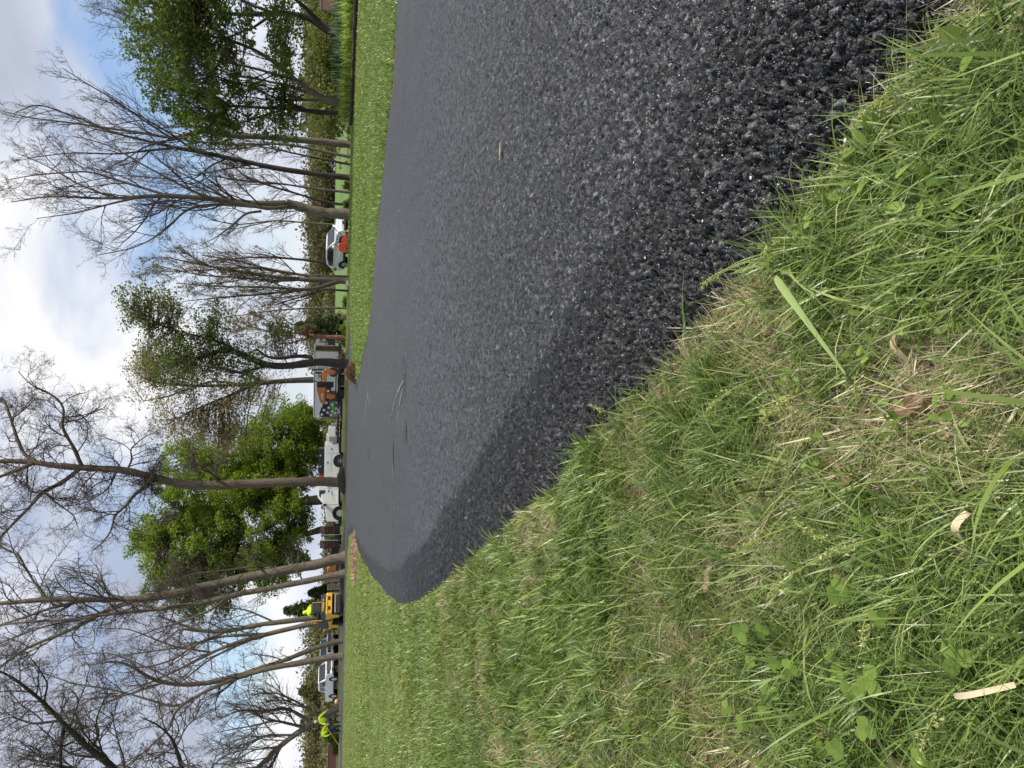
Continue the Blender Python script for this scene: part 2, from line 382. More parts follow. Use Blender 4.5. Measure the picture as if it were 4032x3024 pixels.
# ---------------------------------------------------------------- grass
def blades(name, P, H, W, lean_dir, lean, curl, v, segs, mat, droop=0.0):
    """P (n,3) roots; strip blades that bend over along lean_dir"""
    n = len(P); k = segs + 1
    t = np.linspace(0, 1, k)[None, :]
    a = lean[:, None] + curl[:, None] * t                      # angle from the vertical, growing towards the tip
    ds = H[:, None] / segs
    dx = np.sin(a) * ds; dz = np.cos(a) * ds
    hx = np.concatenate([np.zeros((n, 1)), np.cumsum(dx[:, :-1], 1)], 1); hz = np.concatenate([np.zeros((n, 1)), np.cumsum(dz[:, :-1], 1)], 1)
    cx, cy = np.cos(lean_dir)[:, None], np.sin(lean_dir)[:, None]
    X = P[:, 0:1] + hx * cx; Y = P[:, 1:2] + hx * cy; Z = P[:, 2:3] + np.maximum(hz, -0.0)
    Z = np.maximum(Z, P[:, 2:3] + 0.002)
    w = W[:, None] * (1 - t ** 2.2) * 0.5 + W[:, None] * 0.04
    tw = (np.random.rand(n) * 0.8 - 0.4)[:, None]
    wx, wy = -np.sin(lean_dir)[:, None] * np.cos(tw), np.cos(lean_dir)[:, None] * np.cos(tw); wz = np.sin(tw)
    V = np.empty((n, k, 2, 3))
    for s, q in ((0, -1), (1, 1)):
        V[:, :, s, 0] = X + q * w * wx; V[:, :, s, 1] = Y + q * w * wy; V[:, :, s, 2] = Z + q * w * wz
    idx = np.arange(n * k * 2).reshape(n, k, 2)
    F = np.stack([idx[:, :-1, 0], idx[:, :-1, 1], idx[:, 1:, 1], idx[:, 1:, 0]], -1).reshape(-1, 4)
    vv = np.repeat(v, k * 2)
    return V.reshape(-1, 3), F, vv
GM = leafmat('grass_blades', [(0.0, (0.050, 0.088, 0.020)), (0.2, (0.110, 0.170, 0.036)), (0.38, (0.185, 0.27, 0.050)), (0.54, (0.30, 0.38, 0.095)), (0.69, (0.54, 0.60, 0.26)),
                              (0.74, (0.36, 0.37, 0.12)), (0.80, (0.40, 0.31, 0.16)), (0.90, (0.66, 0.55, 0.33)), (1.0, (0.85, 0.78, 0.58))], 0.30, 0.38, spec=0.5)
def scatter(n, r0, r1, th0, th1, rng, power=1.0):
    u = rng.random(n); r = np.exp(np.log(r0) + u * (np.log(r1) - np.log(r0))) if power == 0 else np.sqrt(r0 ** 2 + u * (r1 ** 2 - r0 ** 2))
    th = th0 + rng.random(n) * (th1 - th0)
    return r * np.sin(th), r * np.cos(th), r
def dryness(x, y):
    d = fbm(x * 5.0, y * 5.0, 41, 4) + 0.40 * (fbm(x * 1.2, y * 1.2, 61, 3) - 0.5)
    d = d + 0.35 * (fbm(x * 0.25, y * 0.9, 67, 3) - 0.5) * S(4, 9, y)
    e = edist(x, y)
    near_edge = np.exp(-((e - 0.05) / 0.08) ** 2) * 0.13
    return d + near_edge
def build_grass():
    rng = np.random.default_rng(7)
    V, F, A = [], [], []; base = [0]
    def add(v, f, a):
        V.append(v); F.append(f + base[0]); A.append(a); base[0] += len(v)
    def zone(n, r0, r1, th0, th1, hmean, wmean, segs, marg, dryc, leanm, power=0, mask=None, cluster=0.0):
        x, y, r = scatter(n, r0, r1, th0, th1, rng, power)
        if cluster:
            # tufts: pull blades toward tuft centres
            cs = cluster; ci = np.floor(x / cs).astype(np.int64); cj = np.floor(y / cs).astype(np.int64)
            sx = (ci + h2(ci, cj, 1)) * cs; sy = (cj + h2(ci, cj, 2)) * cs
            pull = 0.75 * (h2(ci, cj, 3) > 0.35) * rng.random(len(x)) ** 0.35
            x = x + (sx - x) * pull; y = y + (sy - y) * pull
            tuft = h2(ci, cj, 4); tdir = np.arctan2(y - sy, x - sx)
        else:
            tuft = rng.random(len(x)); tdir = rng.random(len(x)) * 6.283
        ok = signed(x, y) < -marg
        if mask is not None: ok &= mask(x, y)
        d = dryness(x, y)
        x, y, r, tuft, tdir, d = x[ok], y[ok], r[ok], tuft[ok], tdir[ok], d[ok]
        n = len(x)
        z = tz(x, y) - 0.004
        green = rng.random(n) > (0.05 + 0.85 * S(0.42, 0.90, d)) * dryc
        flow = fbm(x * 1.7, y * 1.7, 77, 2) * 9.0
        ld = np.where(rng.random(n) < 0.4, tdir + rng.normal(0, 0.6, n), flow + rng.normal(0, 1.6, n))
        big = (0.7 + 0.6 * tuft)
        H = np.where(green, hmean * big * rng.lognormal(0, 0.28, n), hmean * 0.72 * rng.lognormal(0, 0.35, n))
        W = wmean * rng.lognormal(0, 0.3, n) * np.where(green, 0.8 + 0.5 * tuft, 0.6)
        H = np.minimum(H, hmean * 2.0); W = np.minimum(W, wmean * 1.9)
        lean = np.where(green, leanm * rng.random(n) + 0.15, 0.75 + 0.8 * rng.random(n))
        curl = np.where(green, 0.5 + 1.0 * rng.random(n), 0.6 * rng.normal(0, 1, n) * 0.6)
        hue = fbm(x * 2.3, y * 2.3, 13, 3)
        v = np.where(green, np.clip(0.70 * (0.22 * hue + 0.10 * tuft + 0.68 * rng.random(n) ** 1.25), 0, 0.70), 0.74 + 0.26 * rng.random(n))
        add(*blades('g', np.stack([x, y, z], 1), H, W, ld, lean, curl, v, segs, None))
    # close turf
    zone(90000, 0.36, 1.6, -1.05, 0.72, 0.050, 0.0017, 5, -0.002, 1.05, 1.25, 0, None, 0.07)
    zone(2600, 0.36, 1.6, -1.05, 0.72, 0.080, 0.0030, 6, -0.002, 0.9, 1.2, 0, None, 0.11)
    zone(30000, 0.36, 1.6, -1.05, 0.72, 0.024, 0.0016, 2, -0.004, 1.15, 1.2, 0)
    # thatch lying on the soil
    zone(70000, 0.36, 2.2, -1.05, 0.72, 0.060, 0.0013, 3, 0.006, 2.6, 1.2, 0)
    zone(90000, 1.5, 4.5, -0.95, 0.1, 0.052, 0.0032, 4, 0.0, 0.8, 1.0, 0, None, 0.09)
    zone(50000, 1.5, 5, -0.95, 0.1, 0.050, 0.0026, 2, 0.0, 1.8, 1.2, 0)
    zone(140000, 4.2, 14, -0.85, 0.0, 0.034, 0.0055, 3, 0.0, 0.7, 0.9, 0)
    zone(110000, 13, 60, -0.85, 0.05, 0.036, 0.013, 2, 0.0, 0.35, 0.9, 0)
    # lawn across the drive
    zone(150000, 7, 19, 0.0, 0.95, 0.065, 0.0065, 3, -0.01, 0.22, 0.8, 0, None, 0.14)
    zone(130000, 18, 60, -0.1, 0.85, 0.060, 0.015, 2, 0.0, 0.2, 0.8, 0)
    # verge beyond the road
    n = 45000; x = -32 + 60 * rng.random(n); y = np.interp(x, RFX, RFY) + 0.15 + 2.6 * rng.random(n); z = tz(x, y) - 0.01
    add(*blades('g', np.stack([x, y, z], 1), 0.07 * (0.5 + rng.random(n)), np.full(n, 0.022), rng.random(n) * 6.28, 0.5 * rng.random(n), 0.5 * rng.random(n), 0.35 + 0.45 * rng.random(n), 2, None))
    V = np.concatenate(V); F = np.concatenate(F); A = np.concatenate(A)
    me = npmesh('lawn_grass', V, F, False, {'v': A})
    o = link(me, 'lawn_grass', None, [GM]); tag(o, 'short green lawn grass mixed with dry straw coloured blades', 'grass', kind='stuff')
build_grass()

# ================================================================ trees
ZK = 1600 / 2212
def A_(pts): return [(x * ZK, y * ZK) for x, y in pts]
def B_(pts): return [(x * ZK, 1000 + y * ZK) for x, y in pts]
def C_(pts): return [(x * ZK, 1824 + y * ZK) for x, y in pts]

def norm(a): return a / np.maximum(np.linalg.norm(a, axis=-1, keepdims=True), 1e-9)
def tubes(P, R, k):
    """P (m,n,3) centre lines, R (m,n) radii"""
    m, n, _ = P.shape
    T = np.empty_like(P); T[:, 1:-1] = P[:, 2:] - P[:, :-2]; T[:, 0] = P[:, 1] - P[:, 0]; T[:, -1] = P[:, -1] - P[:, -2]
    T = norm(T)
    ref = np.where(np.abs(T[:, :1, 0:1]) < 0.7, np.array([1.0, 0.05, 0.02]), np.array([0.02, 1.0, 0.05]))
    ref = np.broadcast_to(ref, P.shape)
    b = norm(np.cross(T, ref)); c = np.cross(T, b)
    a = np.arange(k) / k * 2 * math.pi
    V = P[:, :, None] + R[:, :, None, None] * (b[:, :, None] * np.cos(a)[None, None, :, None] + c[:, :, None] * np.sin(a)[None, None, :, None])
    idx = np.arange(m * n * k).reshape(m, n, k); nx = np.roll(idx, -1, 2)
    F = np.stack([idx[:, :-1], nx[:, :-1], nx[:, 1:], idx[:, 1:]], -1).reshape(-1, 4)
    return V.reshape(-1, 3), F
class Acc:
    def __init__(s): s.V = []; s.F = []; s.A = []; s.n = 0
    def add(s, V, F, a=None):
        s.V.append(V); s.F.append(np.asarray(F) + s.n); s.n += len(V); s.A.append(np.zeros(len(V)) if a is None else a)
    def mesh(s, name, smooth=True):
        ks = {}
        for f in s.F: ks.setdefault(f.shape[1], []).append(f)
        return npmesh(name, np.concatenate(s.V), [np.concatenate(x) for x in ks.values()], smooth, {'v': np.concatenate(s.A)})
def resample(P, R, n):
    d = np.concatenate([[0], np.cumsum(np.linalg.norm(np.diff(P, axis=0), axis=1))]); t = np.linspace(0, d[-1], n)
    # smooth (Catmull-like) by interpolating then averaging
    Q = np.stack([np.interp(t, d, P[:, i]) for i in range(3)], 1)
    for _ in range(2):
        Q[1:-1] = 0.25 * Q[:-2] + 0.5 * Q[1:-1] + 0.25 * Q[2:]
    return Q, np.interp(t, d, R)
def walk(S0, D0, Ln, R0, n, wander, trop, rng, rend=0.25, gnarl=0.0):
    m = len(S0); P = np.empty((m, n + 1, 3)); P[:, 0] = S0; D = norm(D0); st = (Ln / n)[:, None]
    drift = rng.normal(0, 1, (m, 3))
    for i in range(n):
        drift = 0.6 * drift + 0.8 * rng.normal(0, 1, (m, 3))
        D = norm(D + wander * drift + np.array([0, 0, trop]))
        P[:, i + 1] = P[:, i] + D * st
    R = R0[:, None] * np.linspace(1, rend, n + 1)[None, :]
    return P, R
def spawn(P, R, cnt, t0, t1, ang, lratio, rratio, rng, plen=None, flat=0.0, lmin=0.0, upb=0.0):
    m, n, _ = P.shape
    t = t0 + (t1 - t0) * (np.arange(cnt)[None, :] + rng.random((m, cnt))) / cnt
    f = t * (n - 1); i = np.minimum(f.astype(int), n - 2); w = (f - i)[..., None]
    r = np.arange(m)[:, None]
    S0 = P[r, i] * (1 - w) + P[r, i + 1] * w; T = norm(P[r, i + 1] - P[r, i]); rad = R[r, i] * (1 - w[..., 0]) + R[r, i + 1] * w[..., 0]
    q = rng.normal(0, 1, S0.shape); q[..., 2] += upb; q = norm(q - (q * T).sum(-1, keepdims=True) * T)
    a = ang * (0.7 + 0.6 * rng.random((m, cnt)))[..., None]
    D = T * np.cos(a) + q * np.sin(a)
    if plen is None: plen = np.linalg.norm(np.diff(P, axis=1), axis=2).sum(1)
    Ln = np.maximum(plen[:, None] * lratio * (1.15 - 0.6 * t) * (0.6 + 0.8 * rng.random((m, cnt))), lmin)
    R0 = np.minimum(rad * rratio, rad * 0.95) * (0.8 + 0.4 * rng.random((m, cnt)))
    return S0.reshape(-1, 3), D.reshape(-1, 3), Ln.ravel(), R0.ravel()
def leafquads(C, size, rng, v, flat=0.3, elong=1.4):
    n = len(C); nrm = norm(rng.normal(0, 1, (n, 3)) + np.array([0, -0.2, flat * 2])); a = norm(np.cross(nrm, rng.normal(0, 1, (n, 3)))); b = np.cross(nrm, a)
    s = (size * rng.lognormal(0, 0.3, n))[:, None]
    fold = nrm * s * 0.22
    V = np.stack([C - a * s * elong * 0.5, C + b * s * 0.45 + fold, C + a * s * elong * 0.5, C - b * s * 0.45 + fold], 1).reshape(-1, 3)
    F = np.arange(n * 4).reshape(n, 4)
    return V, F, np.repeat(v, 4)

def bark(name, c1, c2, moss=None):
    if name in MATS: return MATS[name]
    mt = bpy.data.materials.new(name); mt.use_nodes = True; t = mt.node_tree; b = t.nodes['Principled BSDF']
    oc = N(t, 'ShaderNodeTexCoord').outputs['Object']
    mp = N(t, 'ShaderNodeMapping'); mp.inputs['Scale'].default_value = (9, 9, 1.6); L(t, oc, mp.inputs[0])
    n1 = noise(t, mp.outputs[0], 2.0, 7, 0.7, 0.8); n2 = noise(t, oc, 0.8, 4, 0.6)
    c = ramp(t, n1, [(0.32, c1), (0.62, c2), (0.75, tuple(min(1, x * 1.5) for x in c2))])
    if moss: c = mixc(t, ramp(t, n2, [(0.5, 0.0), (0.72, 0.6)]), c, moss)
    L(t, c, b.inputs['Base Color']); b.inputs['Roughness'].default_value = 0.9; b.inputs['Specular IOR Level'].default_value = 0.2
    bp = N(t, 'ShaderNodeBump'); bp.inputs['Strength'].default_value = 0.9; bp.inputs['Distance'].default_value = 0.04
    L(t, n1, bp.inputs['Height']); L(t, bp.outputs[0], b.inputs['Normal'])
    MATS[name] = mt; return mt
BK_G = bark('grey_bark', (0.055, 0.046, 0.036), (0.21, 0.175, 0.135), (0.12, 0.13, 0.07))
BK_D = bark('dark_bark', (0.022, 0.019, 0.017), (0.075, 0.066, 0.058))
BK_B = bark('brown_bark', (0.06, 0.045, 0.035), (0.20, 0.16, 0.12))
BK_R = bark('rust_bark', (0.13, 0.055, 0.03), (0.42, 0.21, 0.13))
TW_G = pmat('twig_grey', (0.10, 0.08, 0.072), 0.9, spec=0.1); TW_D = pmat('twig_dark', (0.045, 0.038, 0.034), 0.9, spec=0.1)
TW_R = pmat('twig_red', (0.16, 0.07, 0.05), 0.9, spec=0.1)
LF_MAPLE = leafmat('maple_leaves', [(0, (0.075, 0.12, 0.012)), (0.4, (0.16, 0.23, 0.025)), (0.75, (0.29, 0.38, 0.05)), (1, (0.44, 0.54, 0.10))], 0.5)
LF_DARK = leafmat('dark_leaves', [(0, (0.05, 0.08, 0.016)), (0.5, (0.12, 0.17, 0.03)), (1, (0.24, 0.32, 0.07))], 0.5)
LF_OLIVE = leafmat('olive_leaves', [(0, (0.07, 0.075, 0.02)), (0.5, (0.13, 0.145, 0.035)), (1, (0.24, 0.25, 0.07))], 0.42)
LF_BLUE = leafmat('bluegreen_leaves', [(0, (0.09, 0.12, 0.035)), (0.5, (0.16, 0.20, 0.06)), (1, (0.27, 0.32, 0.11))], 0.38)
LF_BUD = leafmat('bud_leaves', [(0, (0.20, 0.15, 0.10)), (0.5, (0.33, 0.27, 0.16)), (1, (0.44, 0.41, 0.22))], 0.5)
LF_CON = leafmat('needles', [(0, (0.03, 0.05, 0.016)), (0.5, (0.07, 0.10, 0.03)), (1, (0.13, 0.17, 0.05))], 0.1)
LF_BRUSH = leafmat('brush_leaves', [(0, (0.075, 0.065, 0.035)), (0.5, (0.14, 0.13, 0.05)), (1, (0.22, 0.23, 0.075))], 0.25)

def limbs(guides, D, rng, depth=0.0):
    """guides: (pixel path, radius px at start, radius px at end, yaw offset): real 3-D limbs with their own depth"""
    out = []
    for gi, (px, ra, rb, *o) in enumerate(guides):
        dy0, dy1 = (o + [0, 0])[:2] if len(o) > 1 else (0, (o[0] if o else 0))
        n = len(px); P = []; Rr = []
        for i, (x, y) in enumerate(px):
            f = i / max(1, n - 1); d = D + dy0 + (dy1 - dy0) * f
            P.append(at(x, y, d)); Rr.append((ra + (rb - ra) * f) / FPX * d)
        P = np.array([list(p) for p in P]); Rr = np.array(Rr)
        out.append((P, Rr))
    return out
def bare_tree(name, guides, D, label, cat='tree', group=None, seed=1, bk=None, tw=None, lev=(7, 6, 5, 3), l1=2.6, ang=0.75, trop=0.05,
              wander=0.10, t0=0.25, tipr=0.006, buds=0, budmat=None, budsize=0.07, flare=True, skip_first=0.0, gnarl=1.0, lratio=(0.55, 0.55, 0.5)):
    rng = np.random.default_rng(seed); bk = bk or BK_G; tw = tw or TW_G
    L_ = limbs(guides, D, rng)
    base = L_[0][0][0].copy(); gz = float(tz(base[0], base[1]))
    if flare:
        P, Rr = L_[0]
        P = np.vstack([[P[0][0], P[0][1], min(gz, P[0][2]) - 0.15], P]); Rr = np.concatenate([[Rr[0] * 1.5], Rr]); L_[0] = (P, Rr); base = P[0]
    root = empty(name, (base[0], base[1], gz), 0, label, cat, group); off = np.array([base[0], base[1], gz])
    at_ = Acc(); ac = Acc()
    G = []
    for i, (P, Rr) in enumerate(L_):
        Q, q = resample(P, Rr, 24)
        ln = np.linalg.norm(np.diff(Q, axis=0), axis=1).sum()
        wob = np.cumsum(rng.normal(0, 1, Q.shape), 0); wob -= np.linspace(0, 1, 24)[:, None] * wob[-1]; Q = Q + wob * 0.010 * q.mean() * 4
        V, F = tubes(Q[None], (q * (1 + 0.06 * rng.normal(0, 1, 24)))[None], 10); at_.add(V - off, F)
        G.append((Q, q, ln))
    P0 = np.stack([g[0] for g in G]); R0 = np.stack([g[1] for g in G])
    Ln0 = np.array([g[2] for g in G])
    lv = P0, R0; tips = []
    # first-level side limbs: length bounded by l1
    for k, cnt in enumerate(lev):
        if k == 0:
            # per-guide start so trunks stay clean
            SS = []
            for gi in range(len(G)):
                ts = t0 if gi == 0 else 0.08
                if gi == 0: ts = max(ts, skip_first)
                c = max(3, int(cnt * (Ln0[gi] / Ln0.mean()) ** 0.7))
                s = spawn(P0[gi:gi + 1], R0[gi:gi + 1], c, ts, 1.0, ang, 1, 0.55, rng, plen=np.array([l1]), upb=0.3)
                SS.append(s)
            s0, d0, ln, r0 = [np.concatenate([q[i] for q in SS]) for i in range(4)]
            r0 = np.minimum(r0, 0.012 * ln + 0.012)
            nseg, kk, acc = 7, 5, at_ if False else ac
        else:
            s0, d0, ln, r0 = spawn(P_, R_2, cnt, 0.15, 1.0, ang * 0.95, lratio[min(k - 1, 2)], 0.65, rng, upb=0.2)
            nseg, kk = (5, 4) if k == 1 else (4, 3)
        r0 = np.maximum(r0, tipr)
        P_, R_2 = walk(s0, d0, ln, r0, nseg, wander * (1 + 0.5 * k) * gnarl, trop, rng, 0.45)
        V, F = tubes(P_, R_2, kk); ac.add(V - off, F)
    # end sprays off guides as well
    tips = P_[:, -1]
    link(at_.mesh(name + '_trunk'), 'trunk', root, [bk])
    link(ac.mesh(name + '_crown'), 'branches', root, [tw])
    if buds:
        n = int(buds); i = rng.integers(0, len(P_), n); j = rng.integers(1, P_.shape[1], n)
        C = P_[i, j] + rng.normal(0, 0.04, (n, 3))
        V, F, v = leafquads(C, budsize, rng, rng.random(n)); me = npmesh(name + '_leaves', V - off, F, False, {'v': v})
        link(me, 'leaves', root, [budmat or LF_BUD])
    return root

def leafy_tree(name, guides, blobs, D, label, cat='tree', group=None, seed=1, bk=None, lf=None, nclump=420, per=70, csize=0.55, leaf=0.15, nb=None, twmat=None, shade=0.0, hollow=0.35, gaps=0.0):
    """blobs: (X, Y, rX, rY px, depth m) ellipsoids that carry the leaf clumps"""
    rng = np.random.default_rng(seed); bk = bk or BK_G
    L_ = limbs(guides, D, rng)
    base = L_[0][0][0].copy(); gz = float(tz(base[0], base[1]))
    P, Rr = L_[0]; P = np.vstack([[P[0][0], P[0][1], min(gz, P[0][2]) - 0.15], P]); Rr = np.concatenate([[Rr[0] * 1.4], Rr]); L_[0] = (P, Rr)
    off = np.array([base[0], base[1], gz]); root = empty(name, tuple(off), 0, label, cat, group)
    at_ = Acc(); pts = []; rads = []
    for P, Rr in L_:
        Q, q = resample(P, Rr, 24); V, F = tubes(Q[None], (q * (1 + 0.05 * rng.normal(0, 1, 24)))[None], 10); at_.add(V - off, F); pts.append(Q[8:]); rads.append(q[8:])
    pts = np.concatenate(pts); rads = np.concatenate(rads)
    area = np.array([b[2] * b[3] for b in blobs], float); cl = []
    for b, a in zip(blobs, area / area.sum()):
        n = int(nclump * a) + 1
        u = norm(rng.normal(0, 1, (n, 3))); r = hollow + (1 - hollow) * rng.random(n) ** 0.6
        c = np.array(list(at(b[0], b[1], D + (b[5] if len(b) > 5 else 0)))); rx = b[2] / FPX * D; ry = b[3] / FPX * D
        cl.append(c + u * r[:, None] * np.array([ry, b[4], rx]))
    cl = np.concatenate(cl); cl = cl[cl[:, 2] > gz + 0.6]
    if gaps:
        g = fbm(cl[:, 0] * 0.45 + cl[:, 1] * 0.3, cl[:, 2] * 0.45, seed, 3); cl = cl[g > gaps]
    # branch to each clump
    n = len(cl); d = np.linalg.norm(cl[:, None] - pts[None], axis=2) + 0.6 * np.maximum(0, pts[None, :, 2] - cl[:, None, 2]) + 0.5 * rng.random((n, len(pts)))
    i = d.argmin(1); st = pts[i]; k = 8; t = np.linspace(0, 1, k)[None, :, None]
    mid = st + (cl - st) * 0.5 + np.array([0, 0, 0.10]) * np.linalg.norm(cl - st, axis=1)[:, None] + rng.normal(0, 0.3, (n, 3))
    Pb = (1 - t) ** 2 * st[:, None] + 2 * t * (1 - t) * mid[:, None] + t ** 2 * cl[:, None]
    Pb[:, 1:-1] += rng.normal(0, 0.07, Pb[:, 1:-1].shape)
    Rb = np.minimum(rads[i], 0.012 + 0.009 * np.linalg.norm(cl - st, axis=1))[:, None] * np.linspace(1, 0.3, k)[None]
    ac = Acc(); V, F = tubes(Pb, Rb, 4); ac.add(V - off, F)
    s0, d0, ln, r0 = spawn(Pb, Rb, 3, 0.45, 1.0, 0.8, 1, 0.6, rng, plen=np.full(n, csize * 1.6)); Pt, Rt = walk(s0, d0, ln, np.maximum(r0, 0.007), 4, 0.2, 0.03, rng, 0.4)
    V, F = tubes(Pt, Rt, 3); ac.add(V - off, F)
    link(at_.mesh(name + '_trunk'), 'trunk', root, [bk]); link(ac.mesh(name + '_br'), 'branches', root, [twmat or TW_G])
    w = rng.random(n)
    C = np.repeat(cl, per, 0) + norm(rng.normal(0, 1, (n * per, 3))) * (rng.random(n * per) ** 0.45 * csize)[:, None] * np.array([1, 1, 0.75]) * np.repeat(rng.lognormal(0, 0.25, n), per)[:, None]
    v = np.clip(0.25 + 0.5 * np.repeat(w, per) * 0.7 + 0.35 * (rng.random(n * per) - 0.3), 0, 1)
    V, F, vv = leafquads(C, leaf, rng, v, 0.35)
    link(npmesh(name + '_leaves', V - off, F, False, {'v': vv}), 'leaves', root, [lf or LF_MAPLE])
    return root
def conifer(name, X, Y, Xtop, D, wpx, label, seed=1, lf=None, group=None, n=46, cat='conifer', zbase=None):
    rng = np.random.default_rng(seed); p = at(X, Y, D); gz = float(tz(p.x, D)); h = at(Xtop, Y, D).z - gz; w = wpx / FPX * D
    root = empty(name, (p.x, D, gz), 0, label, cat, group)
    P, Rr = resample(np.array([[0, 0, -0.1], [0.03, 0, h * 0.5], [0, 0, h]]), np.array([h * 0.018, h * 0.012, 0.02]), 12); V, F = tubes(P[None], Rr[None], 8)
    a = Acc(); a.add(V, F); link(a.mesh(name + '_t'), 'trunk', root, [BK_D])
    m = n * 9; t = rng.random(m) ** 0.8; z = h * (0.06 + 0.94 * t); L0 = w * (1 - t) ** 0.75 * (0.75 + 0.4 * rng.random(m)) + 0.12; an = rng.random(m) * 6.283
    s0 = np.stack([0 * z, 0 * z, z], 1); d0 = np.stack([np.cos(an), np.sin(an), 0.25 + 0 * an], 1)
    Pb, Rb = walk(s0, d0, L0, 0.006 + 0.01 * L0, 5, 0.04, -0.10, rng, 0.3)
    a = Acc(); V, F = tubes(Pb, Rb, 3); a.add(V, F); link(a.mesh(name + '_b'), 'branches', root, [TW_D])
    per = 46; f = 0.15 + 0.85 * rng.random((m, per)); ii = np.minimum((f * 5).astype(int), 4); ww = (f * 5 - ii)[..., None]; r = np.arange(m)[:, None]
    C = Pb[r, ii] * (1 - ww) + Pb[r, ii + 1] * ww; C = C.reshape(-1, 3) + rng.normal(0, 1, (m * per, 3)) * (0.03 + 0.05 * w) * np.array([1, 1, .5])
    V, F, v = leafquads(C, 0.05 + 0.035 * w, rng, np.clip(np.repeat(rng.random(m) * 0.6, per) + 0.4 * rng.random(m * per), 0, 1), 0.2, 2.0)
    link(npmesh(name + '_n', V, F, False, {'v': v}), 'needles', root, [lf or LF_CON]); return root
def bush(name, X, Y, D, wpx, hpx, label, cat='bush', lf=None, seed=1, n=1800, leaf=0.06, group=None, zoff=0.0, depth=None, tw=None, stems=40):
    rng = np.random.default_rng(seed); p = at(X, Y, D); gz = float(tz(p.x, D)) + zoff; w = wpx / FPX * D * 0.5; h = hpx / FPX * D; dp = depth or w
    root = empty(name, (p.x, D, gz), 0, label, cat, group)
    e = norm(rng.normal(0, 1, (stems, 3))); e[:, 2] = np.abs(e[:, 2]); e = e * np.array([w, dp, h]) * (0.7 + 0.35 * rng.random((stems, 1)))
    st = e * np.array([0.15, 0.15, 0]); k = 6; t = np.linspace(0, 1, k)[None, :, None]
    Pb = st[:, None] * (1 - t) + e[:, None] * t; Pb[..., 2] += 0.12 * h * np.sin(t[..., 0] * 3.14); Pb[:, 1:] += rng.normal(0, 0.03 * w, Pb[:, 1:].shape)
    a = Acc(); V, F = tubes(Pb, np.full((stems, k), 0.008) * np.linspace(1.2, 0.4, k), 3); a.add(V, F); link(a.mesh(name + '_s'), 'stems', root, [tw or TW_D])
    i = rng.integers(0, stems, n); j = rng.integers(2, k, n); C = Pb[i, j] + rng.normal(0, 1, (n, 3)) * np.array([w, dp, h]) * 0.13; C[:, 2] = np.abs(C[:, 2])
    V, F, v = leafquads(C, leaf, rng, np.clip(0.6 * (i % 17) / 17 + 0.4 * rng.random(n), 0, 1), 0.2)
    link(npmesh(name + '_l', V, F, False, {'v': v}), 'leaves', root, [lf or LF_OLIVE]); return root

# ---- right of the picture: row of slender bare trees past the end of the lawn
rt = 'bare trees standing in a row beyond the lawn by the planting bed'
bare_tree('bare_tree', [(A_([(1905, 787), (1500, 745), (1240, 735), (1090, 708)]), 13, 9), (A_([(1090, 708), (1000, 740), (930, 755), (800, 725), (600, 700), (400, 670), (150, 640), (30, 610)]), 7, 1.5, 1.5),
    (A_([(1110, 712), (1040, 745), (880, 770), (780, 800), (700, 860), (560, 930)]), 5, 1.5, -2), (A_([(930, 750), (760, 640), (620, 540), (480, 460), (340, 370)]), 4, 1.2, -1.5),
    (A_([(1200, 735), (1100, 690), (930, 690), (860, 700)]), 4, 2, 1)], 44, 'slender bare tree with smooth grey trunk nearest the planting bed, forking high up', group=rt, seed=11, lev=(8, 6, 5, 2), l1=2.3, trop=0.07, ang=0.6, skip_first=0.75)
bare_tree('bare_tree', [(A_([(1902, 968), (1700, 945), (1500, 915), (1240, 860), (1100, 830), (960, 805)]), 11, 6.5), (A_([(960, 805), (850, 780), (640, 730), (420, 640), (200, 560), (70, 620)]), 5.5, 1.2, 1.5),
    (A_([(1060, 822), (930, 730), (780, 640), (600, 540)]), 4, 1.2, -1.5), (A_([(1240, 860), (1150, 900), (1080, 960), (1000, 1000)]), 4, 1.2, -1), (A_([(960, 805), (800, 820), (640, 840), (400, 830), (150, 860)]), 4.5, 1.2, -1),
    (A_([(1400, 890), (1180, 930), (950, 980)]), 3, 1, 1.5)], 43, 'bare tree with dark slim trunk leaning toward the largest bare tree', group=rt, seed=12, lev=(8, 6, 5, 2), l1=2.4, trop=0.07, ang=0.6, skip_first=0.5, bk=BK_D)
bare_tree('bare_tree', [(A_([(1900, 1170), (1750, 1160), (1640, 1130), (1560, 1105)]), 21, 15), (A_([(1560, 1105), (1400, 1110), (1100, 1075), (900, 1060), (700, 1075), (500, 1080), (300, 1060), (60, 1100)]), 12, 1.5),
    (A_([(1600, 1120), (1450, 1140), (1250, 1090), (1100, 1070), (950, 990), (780, 900), (600, 790), (400, 740)]), 8, 1.3, -1.5), (A_([(1250, 1090), (1120, 1010), (1000, 950), (870, 880)]), 5, 1.2, 1.5),
    (A_([(1480, 1130), (1180, 1110), (1020, 1130), (960, 1190), (880, 1270), (740, 1350), (520, 1390)]), 6.5, 1.2, -2), (A_([(900, 1060), (700, 1000), (480, 930), (200, 950), (30, 980)]), 5, 1.2, 2),
    (A_([(800, 1065), (600, 1110), (420, 1160), (200, 1190)]), 4.5, 1.2, -2), (A_([(1420, 1150), (1340, 1160), (1260, 1230), (1180, 1290), (1100, 1330)]), 5, 1.2, 1.5), (A_([(620, 1080), (420, 1000), (250, 900), (80, 830)]), 4, 1, 1)],
    42, 'largest bare spreading tree, thick trunk forking low, close beside the white car', group=rt, seed=13, lev=(8, 7, 5, 3), l1=2.8, trop=0.05, ang=0.7, skip_first=0.6)
